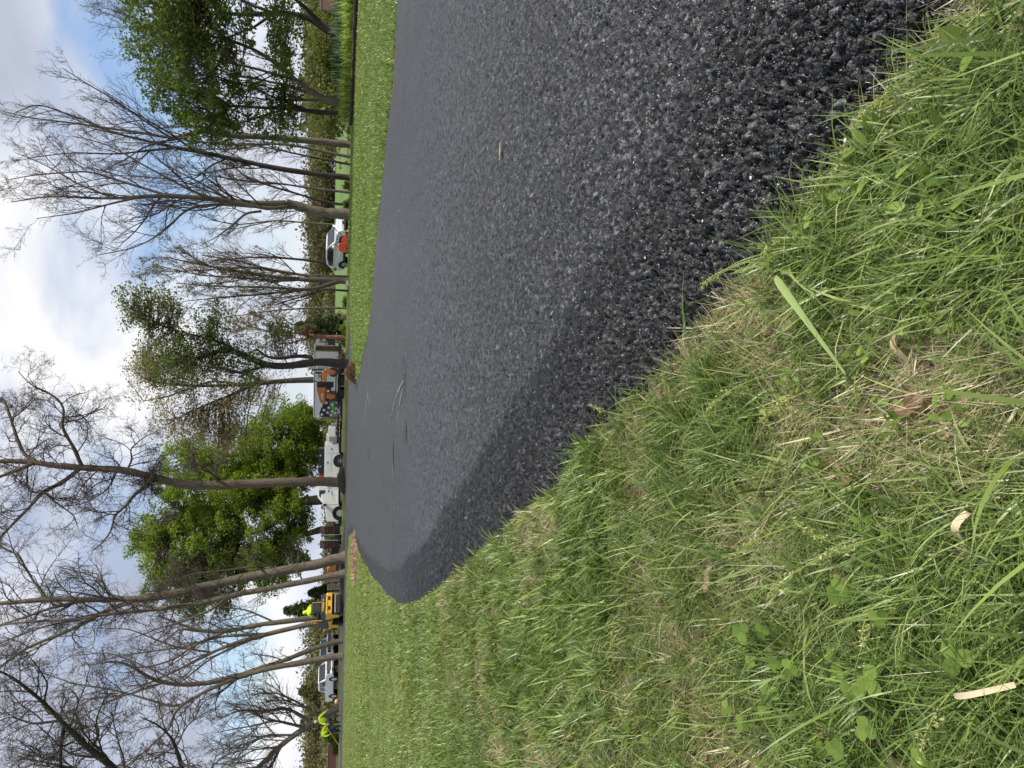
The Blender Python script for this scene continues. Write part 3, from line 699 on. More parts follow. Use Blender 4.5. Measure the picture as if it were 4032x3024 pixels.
thin = [([(1895, 852), (1780, 830), (1680, 805), (1500, 780), (1300, 790), (1050, 770)], 6.5, 3, 48, 'thin bare tree with two crooked stems low down, second from the planting bed'),
        ([(1898, 895), (1750, 865), (1600, 835), (1440, 800), (1250, 780)], 4.5, 1.5, 50, 'very thin bare sapling between the smooth grey tree and the dark slim tree'),
        ([(1893, 1046), (1700, 1025), (1530, 1000), (1330, 985), (1180, 960)], 5, 2, 46, 'thin straight bare tree midway between the dark slim tree and the largest tree'),
        ([(1892, 1117), (1760, 1100), (1640, 1060), (1500, 1020), (1340, 970), (1250, 880)], 5.5, 2, 47, 'thin bare tree leaning toward the planting bed, close behind the largest tree'),
        ([(1870, 1228), (1790, 1222), (1640, 1210), (1500, 1200), (1300, 1225), (1160, 1200)], 4.5, 1.8, 62, 'thin bare tree rising behind the bonnet of the white car'),
        ([(1870, 1440), (1790, 1432), (1560, 1405), (1380, 1400), (1150, 1420)], 6, 2, 63, 'bare tree rising behind the rear of the white car'),
        ([(1880, 1505), (1700, 1500), (1500, 1480), (1300, 1420), (1100, 1390)], 5, 2, 50, 'thin bare tree just clear of the white car tail'),
        ([(1875, 1582), (1760, 1572), (1690, 1600), (1560, 1640), (1500, 1660)], 4, 2, 49, 'small crooked bare tree behind the pale square stone')]
for i, (px, a, b, D, lb) in enumerate(thin):
    p = A_(px); h = len(px) // 2
    g2 = [(x + (60 if k else 0) * 0 - 18 * k, y + (-1) ** i * 16 * k) for k, (x, y) in enumerate(p[h:])]
    bare_tree('thin_tree', [(p, a, b), (g2, b * 1.2, 1.0, 1.2)], D, lb, group='thin bare trees beyond the lawn by the planting bed', seed=20 + i, lev=(9, 6, 5, 2), l1=1.9, trop=0.06, ang=0.7, skip_first=0.35, bk=BK_D if i % 2 else BK_G)
bare_tree('multi_stem_tree', [(A_([(1888, 1530), (1840, 1528), (1760, 1520), (1650, 1522), (1450, 1500), (1250, 1470), (1050, 1430), (900, 1400)]), 14, 1.5), (A_([(1850, 1530), (1790, 1545), (1740, 1570), (1640, 1575), (1420, 1560), (1200, 1560), (960, 1540)]), 10, 1.4, -1.5),
    (A_([(1800, 1530), (1660, 1500), (1400, 1450), (1150, 1470), (850, 1480)]), 6, 1.2, 1.5), (A_([(1640, 1575), (1450, 1600), (1200, 1620), (1000, 1640)]), 5, 1.2, 1), (A_([(1700, 1520), (1500, 1530), (1300, 1510), (1100, 1500), (830, 1440)]), 6, 1.2, -1)],
    47, 'multi stemmed bare tree with fine upright twigs behind the pale square stone', group=None, seed=31, lev=(11, 7, 5, 2), l1=2.2, trop=0.12, ang=0.5, skip_first=0.4, bk=BK_G, tw=TW_G, buds=9000, budmat=LF_BUD, budsize=0.05)

# ---- upper right corner: leafy trees by the planting bed, with a tall bare one behind them
leafy_tree('shade_tree', [(A_([(1800, 175), (1755, 150), (1700, 100), (1600, 75), (1480, 75), (1300, 80), (1100, 60)]), 17, 5), (A_([(1740, 120), (1640, 20), (1500, -80), (1350, -150)]), 9, 3, -2), (A_([(1500, 75), (1350, 20), (1200, -60)]), 7, 2.5, 1),
    (A_([(1480, 80), (1380, 150), (1250, 200), (1100, 260)]), 6, 2, -1)], [(850, 40, 330, 240, 4.5), (700, -180, 300, 220, 4.5), (1010, 130, 170, 170, 3.5), (660, 160, 170, 130, 3.2), (800, 270, 150, 120, 3.0)], 33, 'broad leafy tree with crooked dark trunk behind the iris bed', seed=41, bk=BK_D, lf=LF_DARK, nclump=640, per=46, csize=0.46, leaf=0.095, gaps=0.44)
leafy_tree('young_tree', [(A_([(1885, 612), (1780, 615), (1680, 605), (1600, 590), (1500, 590), (1400, 585), (1250, 575)]), 11, 4), (A_([(1680, 605), (1610, 575), (1540, 550), (1420, 500), (1300, 450)]), 6.5, 2, -1), (A_([(1560, 590), (1400, 640), (1250, 690)]), 5, 2, 1)],
    [(900, 400, 270, 150, 3.2), (700, 350, 130, 110, 2.6), (1080, 490, 110, 90, 2.5), (1090, 300, 90, 110, 2.5), (830, 500, 130, 70, 2.2), (640, 310, 60, 40, 1.5)], 37, 'leafy young tree with black upright trunk at the inner end of the iris bed', seed=42, bk=BK_D, lf=LF_DARK, nclump=400, per=44, csize=0.42, leaf=0.09, gaps=0.45)
bare_tree('grey_tree', [(A_([(1858, 560), (1780, 545), (1700, 510), (1620, 440), (1540, 370), (1400, 270), (1250, 215), (1000, 170), (800, 120), (620, 60)]), 12, 2, -1), (A_([(1856, 545), (1720, 545), (1600, 545), (1480, 545), (1300, 520)]), 7, 1.6, 1),
    (A_([(1700, 510), (1560, 465), (1440, 440), (1250, 400), (1050, 340)]), 6, 1.4, 2), (A_([(1620, 440), (1380, 370), (1180, 330), (900, 280), (760, 240)]), 5, 1.3, 1), (A_([(1250, 215), (1000, 60), (760, -40), (560, -60)]), 5, 1.2, -1), (A_([(1000, 170), (820, 180), (700, 120), (500, 40)]), 4, 1, 1)],
    36, 'bare tree with slanting grey limbs reaching up over the leafy trees', seed=43, lev=(9, 7, 5, 3), l1=2.4, trop=0.05, ang=0.65, skip_first=0.3)
# ---- middle: budding trees round the trailer
leafy_tree('budding_tree', [(B_([(1850, 600), (1780, 585), (1700, 590), (1560, 612), (1460, 610), (1380, 580), (1300, 535), (1200, 515), (1130, 560), (1050, 575)]), 17, 7), (B_([(1690, 590), (1700, 560), (1620, 555), (1520, 570), (1450, 560), (1400, 520)]), 9, 4, 1.5),
    (B_([(1340, 555), (1200, 480), (1050, 440), (900, 400), (760, 350)]), 6, 1.6, -1), (B_([(1450, 610), (1300, 650), (1200, 620)]), 5, 2, -1)],
    [(590, 1210, 160, 90, 2.6), (800, 1290, 120, 110, 2.6), (720, 1400, 170, 120, 2.8), (930, 1440, 120, 130, 2.6), (1090, 1310, 70, 70, 1.6)], 47, 'tall budding tree with thick curving trunk beside the white box trailer', seed=51, bk=BK_D, lf=LF_BLUE, nclump=560, per=30, csize=0.6, leaf=0.10, hollow=0.1, gaps=0.36, twmat=TW_G)
leafy_tree('budding_tree', [(B_([(1850, 690), (1720, 684), (1560, 690), (1400, 705), (1250, 715), (1050, 720), (850, 700)]), 14, 2.5), (B_([(1400, 705), (1250, 770), (1100, 830), (950, 900)]), 7, 2, -1), (B_([(1450, 700), (1330, 650), (1200, 620), (1000, 600)]), 7, 2, 1),
    (B_([(1330, 710), (1150, 690), (900, 780), (780, 800)]), 5, 1.5, 1)],
    [(680, 1500, 170, 150, 3.2), (760, 1660, 160, 110, 3.0), (960, 1560, 140, 120, 2.8), (600, 1440, 90, 90, 2.5), (900, 1720, 110, 80, 2.5)], 62, 'tall budding tree with brownish haze of new leaves behind the white box trailer', seed=52, bk=BK_D, lf=LF_BUD, nclump=430, per=44, csize=0.85, leaf=0.10, hollow=0.1, gaps=0.34, twmat=TW_G)
bare_tree('red_bark_tree', [(B_([(1868, 457), (1800, 452), (1740, 445), (1690, 445)]), 9, 6), (B_([(1690, 445), (1600, 430), (1450, 420), (1300, 400)]), 4, 1, 1), (B_([(1700, 447), (1600, 480), (1500, 520)]), 3.5, 1, -1), (B_([(1690, 445), (1560, 400), (1420, 350)]), 3.5, 1, .5)],
    52, 'small tree with peeling rust coloured bark beside the cream gabled house', seed=53, lev=(8, 7, 5, 2), l1=2.0, trop=0.06, ang=0.6, skip_first=0.6, bk=BK_R, tw=TW_R, buds=6000, budmat=LF_BUD, budsize=0.07)
bare_tree('slim_tree', [(B_([(1880, 296), (1780, 292), (1650, 297), (1500, 305), (1350, 330), (1230, 340)]), 4.5, 1.2), (B_([(1600, 298), (1500, 250), (1400, 230)]), 2.5, .8, 1)], 58, 'slim straight bare tree in front of the meadow beside the spruce', seed=54, lev=(9, 6, 5, 2), l1=2.0, ang=0.8, skip_first=0.3)
conifer('spruce', 1349, 1292, 1165, 66, 56, 'bushy dark green spruce at the meadow edge beside the cream house', seed=61)
# ---- the big maples behind the service truck
leafy_tree('maple_tree', [(B_([(1830, 1325), (1730, 1340), (1600, 1350), (1400, 1370), (1200, 1380), (1000, 1400)]), 22, 6), (B_([(1650, 1350), (1450, 1500), (1250, 1560)]), 12, 3, -2), (B_([(1600, 1350), (1420, 1250), (1250, 1150)]), 11, 3, 2), (B_([(1750, 1500), (1650, 1530), (1500, 1560), (1300, 1620)]), 13, 4, -1)],
    [(760, 2140, 220, 150, 5.5), (980, 2080, 230, 210, 6.5), (1080, 2200, 130, 130, 4.5), (700, 2270, 140, 100, 4), (820, 2330, 120, 100, 4), (1130, 2020, 100, 150, 5), (620, 2080, 90, 80, 3), (770, 1960, 160, 110, 4.5), (930, 1950, 130, 110, 4.5)], 76, 'wide bright green maple behind the cab of the service truck', seed=71, lf=LF_MAPLE, nclump=1250, per=105, csize=0.80, leaf=0.135, hollow=0.35, gaps=0.36)
leafy_tree('maple_tree', [(B_([(1840, 1130), (1700, 1120), (1500, 1115), (1300, 1100), (1100, 1080)]), 18, 5), (B_([(1600, 1120), (1400, 1200), (1200, 1220)]), 9, 3, -2), (B_([(1650, 1120), (1500, 1000), (1400, 960)]), 9, 3, 2)],
    [(1120, 1760, 170, 190, 5.5), (900, 1800, 150, 130, 5), (1180, 1680, 90, 90, 4), (740, 1830, 110, 90, 4), (1020, 1880, 170, 110, 5)], 80, 'green maple filling the gap between the trailer and the thick bare trunk', seed=72, lf=LF_MAPLE, nclump=800, per=105, csize=0.80, leaf=0.135, hollow=0.35, gaps=0.36)
# ---- the thick bare trunk in the middle
bare_tree('large_bare_tree', [(B_([(1848, 1247), (1760, 1240), (1500, 1245), (1230, 1258), (1100, 1262), (960, 1245), (840, 1222)]), 19, 15), (B_([(840, 1222), (760, 1195), (640, 1172), (450, 1163), (300, 1150), (180, 1130), (60, 1125), (-40, 1130)]), 15, 7),
    (B_([(190, 1135), (120, 1165), (0, 1212), (-80, 1240)]), 8, 5, -1), (B_([(450, 1165), (420, 1100), (395, 1040), (350, 980), (330, 920), (355, 860), (330, 800), (240, 740), (170, 720), (100, 640)]), 7.5, 1.2, -2),
    (B_([(190, 1125), (130, 1090), (90, 1000), (60, 900), (30, 810), (-10, 780)]), 7, 3, 1.5), (B_([(835, 1228), (790, 1270), (730, 1310), (690, 1370), (620, 1420), (610, 1500), (570, 1560), (500, 1620)]), 8.5, 1.3, -2.5),
    (B_([(430, 1172), (360, 1230), (300, 1265), (235, 1290), (180, 1360), (80, 1460), (0, 1545), (-60, 1600)]), 8, 3.5, 2), (B_([(690, 1180), (720, 1120), (710, 1060), (780, 1000), (860, 960)]), 4, 1, 2),
    (B_([(1195, 1245), (1150, 1190), (1110, 1180), (1090, 1150), (1040, 1130)]), 5.5, 1, -2), (B_([(640, 1172), (600, 1260), (560, 1300), (480, 1350)]), 4, 1, 1.5), (B_([(235, 1290), (300, 1350), (400, 1420), (430, 1500)]), 4, 1, 1), (B_([(330, 920), (440, 900), (520, 850), (560, 820)]), 3.5, 1, -1), (B_([(60, 900), (140, 840), (200, 780)]), 3.5, 1, 1)],
    51, 'tallest bare tree with thick brown trunk rising from a mulch mound before the service truck', seed=81, lev=(13, 8, 5, 3), l1=2.2, trop=0.0, ang=1.0, wander=0.22, skip_first=1.0, bk=BK_B, tw=TW_G, lratio=(0.6, 0.6, 0.55))
# ---- left: leaning bare trees along the road
lt = 'leaning bare trees along the road by the roller'
bare_tree('leaning_tree', [(C_([(1850, 512), (1780, 535), (1700, 556), (1450, 602), (1200, 655), (960, 708), (760, 738)]), 21, 14), (C_([(760, 738), (500, 742), (250, 740), (60, 760), (-60, 765)]), 11, 6), (C_([(740, 740), (600, 720), (560, 640), (470, 600), (300, 560)]), 5, 1.2, 2),
    (C_([(740, 742), (560, 810), (480, 860), (330, 930), (150, 1000), (0, 1110)]), 9, 4, -2), (C_([(250, 740), (180, 640), (100, 500), (0, 450)]), 5, 2, 1.5), (C_([(500, 742), (300, 780), (100, 850), (0, 880)]), 6, 3, 1), (C_([(1450, 602), (1400, 560), (1250, 580), (1050, 600), (950, 640)]), 4, 1, -2)],
    46, 'thick bare trunk leaning beside the orange machine, nearest the raised ramps', group=lt, seed=91, lev=(10, 7, 5, 3), l1=2.8, trop=0.02, ang=0.85, wander=0.16, skip_first=0.7)
bare_tree('leaning_tree', [(C_([(1858, 598), (1780, 615), (1600, 652), (1300, 712), (1050, 770), (850, 795)]), 13, 8), (C_([(850, 795), (600, 820), (420, 850), (200, 860), (0, 880)]), 7, 3), (C_([(1250, 720), (1150, 800), (1000, 860), (860, 900), (700, 960)]), 5, 1.4, -2), (C_([(860, 790), (700, 760), (500, 830), (200, 900), (0, 980)]), 5, 2, 1.5),
    (C_([(1650, 640), (1600, 560), (1500, 580), (1450, 700), (1350, 760)]), 3.5, 1, 1)],
    45, 'slimmer bare trunk leaning parallel to its thick neighbour by the orange machine', group=lt, seed=92, lev=(10, 7, 5, 2), l1=2.6, trop=0.02, ang=0.8, wander=0.14, skip_first=0.6, bk=BK_G)
bare_tree('leaning_tree', [(C_([(1860, 820), (1750, 835), (1640, 850), (1400, 880), (1220, 920), (1100, 915), (960, 870), (860, 830)]), 13, 3), (C_([(1220, 920), (1060, 990), (960, 1060), (850, 1100), (700, 1120)]), 6, 1.5, -2), (C_([(1100, 915), (980, 900), (850, 1000), (800, 960)]), 5, 1.2, 1.5), (C_([(1500, 868), (1350, 800), (1200, 780), (1000, 700)]), 4, 1, 1)],
    58, 'bare trunk rising directly behind the roller driver', group=lt, seed=93, lev=(9, 7, 5, 2), l1=2.8, trop=0.03, ang=0.85, wander=0.14, skip_first=0.4)
bare_tree('leaning_tree', [(C_([(1860, 850), (1750, 862), (1640, 885), (1450, 930), (1300, 970), (1150, 1030), (1000, 1110), (850, 1180), (650, 1260)]), 12, 2), (C_([(1400, 945), (1250, 1010), (1150, 1060), (1000, 1180), (900, 1260)]), 6, 1.4, 1.5), (C_([(1450, 930), (1200, 940), (1000, 1000), (700, 1040), (450, 1100)]), 6, 1.2, 2), (C_([(1150, 1030), (950, 1000), (700, 900), (500, 900)]), 4, 1, -1)],
    60, 'bare trunk leaning behind the yellow roller hood', group=lt, seed=94, lev=(9, 7, 5, 2), l1=2.8, trop=0.03, ang=0.85, wander=0.14, skip_first=0.3)
bare_tree('leaning_tree', [(C_([(1862, 965), (1800, 980), (1700, 1010), (1550, 1072), (1400, 1120), (1280, 1160)]), 10, 7), (C_([(1280, 1160), (1150, 1195), (1000, 1210), (880, 1195), (780, 1150), (700, 1090), (600, 1075), (480, 1100)]), 10, 2, -1), (C_([(880, 1195), (700, 1260), (500, 1280), (300, 1400)]), 5, 1.4, 1.5), (C_([(1000, 1210), (850, 1130), (600, 1030), (350, 1050)]), 4, 1, 1)],
    52, 'slender bare trunk curving up between the roller and the white pickup', group=lt, seed=95, lev=(10, 7, 5, 2), l1=2.6, trop=0.02, ang=0.9, wander=0.16, skip_first=0.5)
bare_tree('leaning_tree', [(C_([(1858, 1048), (1750, 1060), (1650, 1085), (1500, 1108), (1400, 1135), (1300, 1165), (1180, 1215), (1050, 1275), (970, 1340), (850, 1300)]), 13, 4), (C_([(1050, 1275), (950, 1350), (930, 1440), (750, 1600), (620, 1700)]), 6, 2, -1), (C_([(1300, 1165), (1200, 1250), (1100, 1300), (1060, 1400)]), 4, 1.2, 1.5), (C_([(850, 1300), (650, 1240), (400, 1200), (200, 1130)]), 4, 1.2, 1)],
    50, 'bare trunk crossing in front of the grille of the white pickup', group=lt, seed=96, lev=(10, 7, 5, 2), l1=2.6, trop=0.02, ang=0.9, wander=0.16, skip_first=0.5)
bare_tree('fallen_leaning_tree', [(C_([(1850, 1330), (1790, 1350), (1717, 1402), (1600, 1480), (1520, 1542), (1430, 1630), (1330, 1720)]), 13, 8), (C_([(1700, 1410), (1560, 1330), (1440, 1350), (1300, 1340), (1180, 1400)]), 7, 1.3, 1), (C_([(1660, 1440), (1500, 1400), (1380, 1430), (1200, 1460)]), 6, 1.2, -1), (C_([(1600, 1480), (1450, 1480), (1300, 1540), (1180, 1590)]), 5, 1.2, 1.5),
    (C_([(1530, 1540), (1480, 1640), (1450, 1720)]), 6, 3, 1), (C_([(1520, 1542), (1380, 1560), (1240, 1640)]), 4, 1.2, -1), (C_([(1740, 1380), (1600, 1290), (1500, 1250), (1350, 1260)]), 5, 1.2, .5)],
    60, 'strongly leaning bare tree with fan of fine branches behind the two workers', seed=97, lev=(12, 8, 5, 2), l1=3.2, trop=0.05, ang=0.6, wander=0.09, skip_first=0.45)
# its trunk stands left of the frame, its limbs reach in from the edge
bare_tree('overhanging_tree', [([(1345, 3290), (1100, 3300), (800, 3290), (560, 3230)], 30, 20), (C_([(800, 1950), (700, 1760), (620, 1659), (560, 1600), (490, 1560), (400, 1470), (330, 1400), (240, 1300), (180, 1260), (60, 1150), (-40, 1120)]), 15, 3, 0, -2), (C_([(1100, 1900), (990, 1659), (960, 1560), (930, 1490), (860, 1420), (760, 1380)]), 9, 1.5, 0, -3),
    (C_([(490, 1560), (540, 1480), (520, 1400), (560, 1300), (600, 1200)]), 5, 1.2, -1, 1), (C_([(350, 1420), (330, 1560), (330, 1650), (320, 1720)]), 7, 4, -1, 1), (C_([(330, 1400), (180, 1420), (60, 1380), (0, 1400)]), 5, 1.5, 0, 1), (C_([(240, 1300), (260, 1200), (200, 1100), (130, 1020)]), 4, 1, -1, -2), (C_([(620, 1659), (480, 1680), (300, 1640), (100, 1600)]), 8, 1.5, 0, 2)],
    34, 'bare tree whose thick dark limbs reach in from the picture edge nearest the workers', seed=98, lev=(13, 8, 5, 3), l1=2.6, trop=0.02, ang=0.95, wander=0.18, bk=BK_D, tw=TW_G, skip_first=0.8)

# ---- background evergreens and brush
conifer('conifer', 1330, 2712, 1178, 120, 60, 'pointed olive conifer standing behind the white pickup', seed=62, lf=LF_BRUSH)
conifer('conifer', 1335, 2835, 1190, 120, 75, 'broad olive conifer behind the two workers', seed=63, lf=LF_BRUSH)
conifer('conifer', 1335, 2330, 1215, 82, 40, 'ragged dark evergreen by the wooden fence behind the roller', seed=64)
conifer('conifer', 1335, 2395, 1120, 90, 55, 'dark evergreen hidden behind the roller driver', seed=65)
def woods(name, label, spec, lf, seed, leaf=0.5, per=170, trunks=True):
    rng = np.random.default_rng(seed); V_, F_, v_ = [], [], []; b = 0; T = Acc()
    for (X0, X1, Y0, Y1, D0, D1, n, w) in spec:
        for _ in range(n):
            Y = Y0 + (Y1 - Y0) * rng.random(); D = D0 + (D1 - D0) * rng.random(); p = at(1340, Y, D); gz = float(tz(p.x, D))
            top = at(X0 + (X1 - X0) * rng.random(), Y, D).z; h = max(1.2, top - gz); r = w * (0.7 + 0.6 * rng.random())
            C = np.clip(rng.normal(0, 0.42, (per, 3)), -0.85, 0.85) * np.array([r, r, h * 0.5]) * (1 + 0.5 * (rng.random((per, 1)) - .5)) + np.array([p.x, D, gz + h * 0.52])
            C += rng.normal(0, 0.12 * r, C.shape); C[:, 2] = np.maximum(C[:, 2], gz + 0.1)
            tone = rng.random()
            V, F, v = leafquads(C, leaf * (0.6 + 0.4 * r / w), rng, np.clip(0.15 + 0.6 * tone + 0.35 * (rng.random(per) - 0.5), 0, 1), 0.3)
            V_.append(V); F_.append(F + b); v_.append(v); b += len(V)
    o = link(npmesh(name, np.concatenate(V_), np.concatenate(F_), False, {'v': np.concatenate(v_)}), name, None, [lf])
    tag(o, label, 'woods', kind='stuff'); return o
woods('far_woods', 'dull olive and brown woods along the far side of the meadow',
      [(1185, 1262, -400, 1450, 280, 320, 330, 6), (1180, 1245, -400, 420, 240, 280, 70, 6), (1275, 1300, 1150, 2250, 200, 260, 80, 6)], LF_BRUSH, 5, 0.55, 560)
woods('left_woods', 'brown and olive brushwood behind the workers and the pickup',
      [(1180, 1265, 2440, 3200, 120, 150, 210, 4), (1270, 1300, 2560, 3100, 95, 110, 40, 2.5), (1190, 1230, 2950, 3300, 110, 130, 30, 4), (1280, 1305, 2250, 2460, 130, 150, 40, 4)], LF_BRUSH, 6, 0.30, 420)
woods('right_thicket', 'sunlit yellow green thicket behind the iris bed', [(1160, 1230, -350, 560, 75, 95, 60, 3.2)], LF_OLIVE, 7, 0.26, 420)

# ================================================================ object modelling helpers
WHITE = pmat('white_paint', (0.82, 0.82, 0.81), 0.28, var=0.03, coat=0.5, dirt=((0.45, 0.43, 0.38), 0.35))
SILVER = pmat('pale_silver_paint', (0.76, 0.77, 0.79), 0.25, var=0.03, coat=0.6)
BLACK = pmat('black_plastic', (0.015, 0.015, 0.017), 0.45, var=0.2)
BSTEEL = pmat('black_steel', (0.02, 0.02, 0.022), 0.4, var=0.3, dirt=((0.10, 0.075, 0.05), 0.5))
RUBBER = pmat('rubber', (0.018, 0.018, 0.018), 0.8, var=0.3, bump=0.3)
GLASS = pmat('dark_glass', (0.015, 0.02, 0.024), 0.05, var=0.1, spec=0.8)
CHROME = pmat('bright_metal', (0.65, 0.65, 0.66), 0.25, 0.9, var=0.1)
GREYM = pmat('grey_metal', (0.30, 0.30, 0.30), 0.5, 0.5, var=0.15)
ORANGE = pmat('case_orange', (0.62, 0.20, 0.05), 0.45, var=0.08, dirt=((0.22, 0.12, 0.06), 0.5))
RED_OR = pmat('compactor_orange', (0.85, 0.13, 0.04), 0.4, var=0.1)
YELLOW = pmat('machine_yellow', (0.80, 0.45, 0.03), 0.4, var=0.08, dirt=((0.25, 0.16, 0.06), 0.5))
DGREY = pmat('dark_grey_panel', (0.035, 0.04, 0.045), 0.45, var=0.1)
DRUM = pmat('drum_steel', (0.075, 0.065, 0.055), 0.45, 0.4, var=0.4)
PLY = pmat('plywood', (0.33, 0.19, 0.09), 0.8, var=0.2)
ALU = pmat('white_sheet', (0.80, 0.81, 0.82), 0.35, var=0.04)
GREEN = pmat('sign_green', (0.03, 0.22, 0.06), 0.5, var=0.05); GREEN2 = pmat('flag_green', (0.10, 0.45, 0.07), 0.5, var=0.05)
INK = pmat('sign_black', (0.01, 0.01, 0.012), 0.5, var=0.05); GREYD = pmat('flag_grey', (0.09, 0.09, 0.095), 0.5, var=0.05)
STARW = pmat('star_white', (0.80, 0.80, 0.80), 0.5, var=0.02); REDR = pmat('red_reflector', (0.55, 0.02, 0.02), 0.3, var=0.05)
HIVIS = pmat('hi_vis_cloth', (0.62, 0.90, 0.03), 0.85, var=0.08, scale=5, bump=0.4, bscale=9)
RUST = pmat('rusty_steel', (0.075, 0.055, 0.045), 0.75, var=0.35, scale=5)
MULCH = pmat('dark_mulch', (0.035, 0.027, 0.02), 0.95, var=0.5, scale=30, bump=1.0, bscale=25)
SKIN = pmat('skin', (0.50, 0.32, 0.23), 0.6, var=0.08)

class BM:
    def __init__(s): s.b = bmesh.new()
    def box(s, x0, x1, y0, y1, z0, z1, bev=0.0, rot=None):
        r = bmesh.ops.create_cube(s.b, size=1.0); vs = r['verts']
        bmesh.ops.scale(s.b, vec=(x1 - x0, y1 - y0, z1 - z0), verts=vs)
        if bev:
            es = list({e for v in vs for e in v.link_edges})
            r2 = bmesh.ops.bevel(s.b, geom=es, offset=bev, segments=2, affect='EDGES', profile=0.6); vs = list({v for f in r2['faces'] for v in f.verts} | {v for v in vs if v.is_valid})
        c = Vector(((x0 + x1) / 2, (y0 + y1) / 2, (z0 + z1) / 2))
        if rot: bmesh.ops.rotate(s.b, cent=(0, 0, 0), matrix=rot, verts=vs)
        bmesh.ops.translate(s.b, vec=c, verts=vs); return s
    def cyl(s, p0, p1, r, n=20, r2=None, cap=True):
        p0, p1 = Vector(p0), Vector(p1); d = p1 - p0
        r_ = bmesh.ops.create_cone(s.b, cap_ends=cap, segments=n, radius1=r, radius2=r if r2 is None else r2, depth=d.length)
        M = Matrix.Translation((p0 + p1) / 2) @ d.to_track_quat('Z', 'Y').to_matrix().to_4x4()
        bmesh.ops.transform(s.b, matrix=M, verts=r_['verts']); return s
    def ball(s, c, rx, ry, rz, n=12):
        r_ = bmesh.ops.create_uvsphere(s.b, u_segments=n * 2, v_segments=n, radius=1.0)
        bmesh.ops.transform(s.b, matrix=Matrix.Translation(c) @ Matrix.Diagonal((rx, ry, rz, 1)), verts=r_['verts']); return s
    def prism(s, pts, y0, y1, bev=0.0, taper=None):
        """profile in x,z extruded over y; taper(x, z) -> inward shift of the sides"""
        tp = taper or (lambda x, z: 0.0)
        a = [s.b.verts.new((x, y0 + tp(x, z), z)) for x, z in pts]; b = [s.b.verts.new((x, y1 - tp(x, z), z)) for x, z in pts]
        fs = [s.b.faces.new(a), s.b.faces.new(b[::-1])]; n = len(pts)
        for i in range(n): fs.append(s.b.faces.new((a[i], b[i], b[(i + 1) % n], a[(i + 1) % n])))
        bmesh.ops.recalc_face_normals(s.b, faces=fs)
        if bev:
            es = [e for e in fs[0].edges] + [e for e in fs[1].edges]
            bmesh.ops.bevel(s.b, geom=es, offset=bev, segments=2, affect='EDGES', profile=0.6)
        return s
    def tube(s, pts, r, n=8):
        for p, q in zip(pts[:-1], pts[1:]): s.cyl(p, q, r, n)
        for p in pts[1:-1]: s.ball(p, r, r, r, 4)
        return s
    def obj(s, name, mat, parent, smooth=False):
        me = bpy.data.meshes.new(name); s.b.normal_update(); s.b.to_mesh(me); s.b.free()
        if smooth: me.polygons.foreach_set('use_smooth', [True] * len(me.polygons))
        return link(me, name, parent, [mat])
def arch(cx, cz, r, n=9, rev=False):
    a = [(cx + r * math.cos(math.pi * i / (n - 1)), cz + r * math.sin(math.pi * i / (n - 1))) for i in range(n)]
    return a if not rev else a[::-1]
def wheel(parent, x, y, z, r, w, side, rim=None, rr=0.62):
    t = bpy.data.objects.new('wheel', None); col.objects.link(t); t.parent = parent; t.location = (x, y, z)
    b = BM(); b.cyl((0, -w / 2, 0), (0, w / 2, 0), r * 0.985, 28); b.cyl((0, -w * .38, 0), (0, w * .38, 0), r, 28)
    b.obj('tyre', RUBBER, t, False)
    b = BM(); y1 = side * w / 2
    b.cyl((0, y1 - side * .02, 0), (0, y1 + side * .012, 0), r * rr, 24); b.cyl((0, y1, 0), (0, y1 + side * .05, 0), r * .2, 12)
    for k in range(6):
        a = k * math.pi / 3; b.cyl((0.45 * r * math.cos(a), y1, 0.45 * r * math.sin(a)), (0.45 * r * math.cos(a), y1 + side * .018, 0.45 * r * math.sin(a)), r * .09, 8)
    b.obj('rim', rim or CHROME, t)
    return t
def text(body, size, mat, parent, loc, rot, ext=0.004, name='lettering', sx=1.0, bold=0.0):
    c = bpy.data.curves.new('txt', 'FONT'); c.body = body; c.size = size; c.extrude = ext; c.offset = bold; c.align_x = 'CENTER'; c.align_y = 'CENTER'
    o = bpy.data.objects.new('txt', c); col.objects.link(o); dg = bpy.context.evaluated_depsgraph_get()
    me = bpy.data.meshes.new_from_object(o.evaluated_get(dg)); bpy.data.objects.remove(o)
    q = link(me, name, parent, [mat]); q.location = loc; q.rotation_euler = rot; q.scale = (sx, 1, 1); return q
def place(px, py, D, dz=0.0):
    p = at(px, py, D); return (p.x, D, float(tz(p.x, D)) + dz)

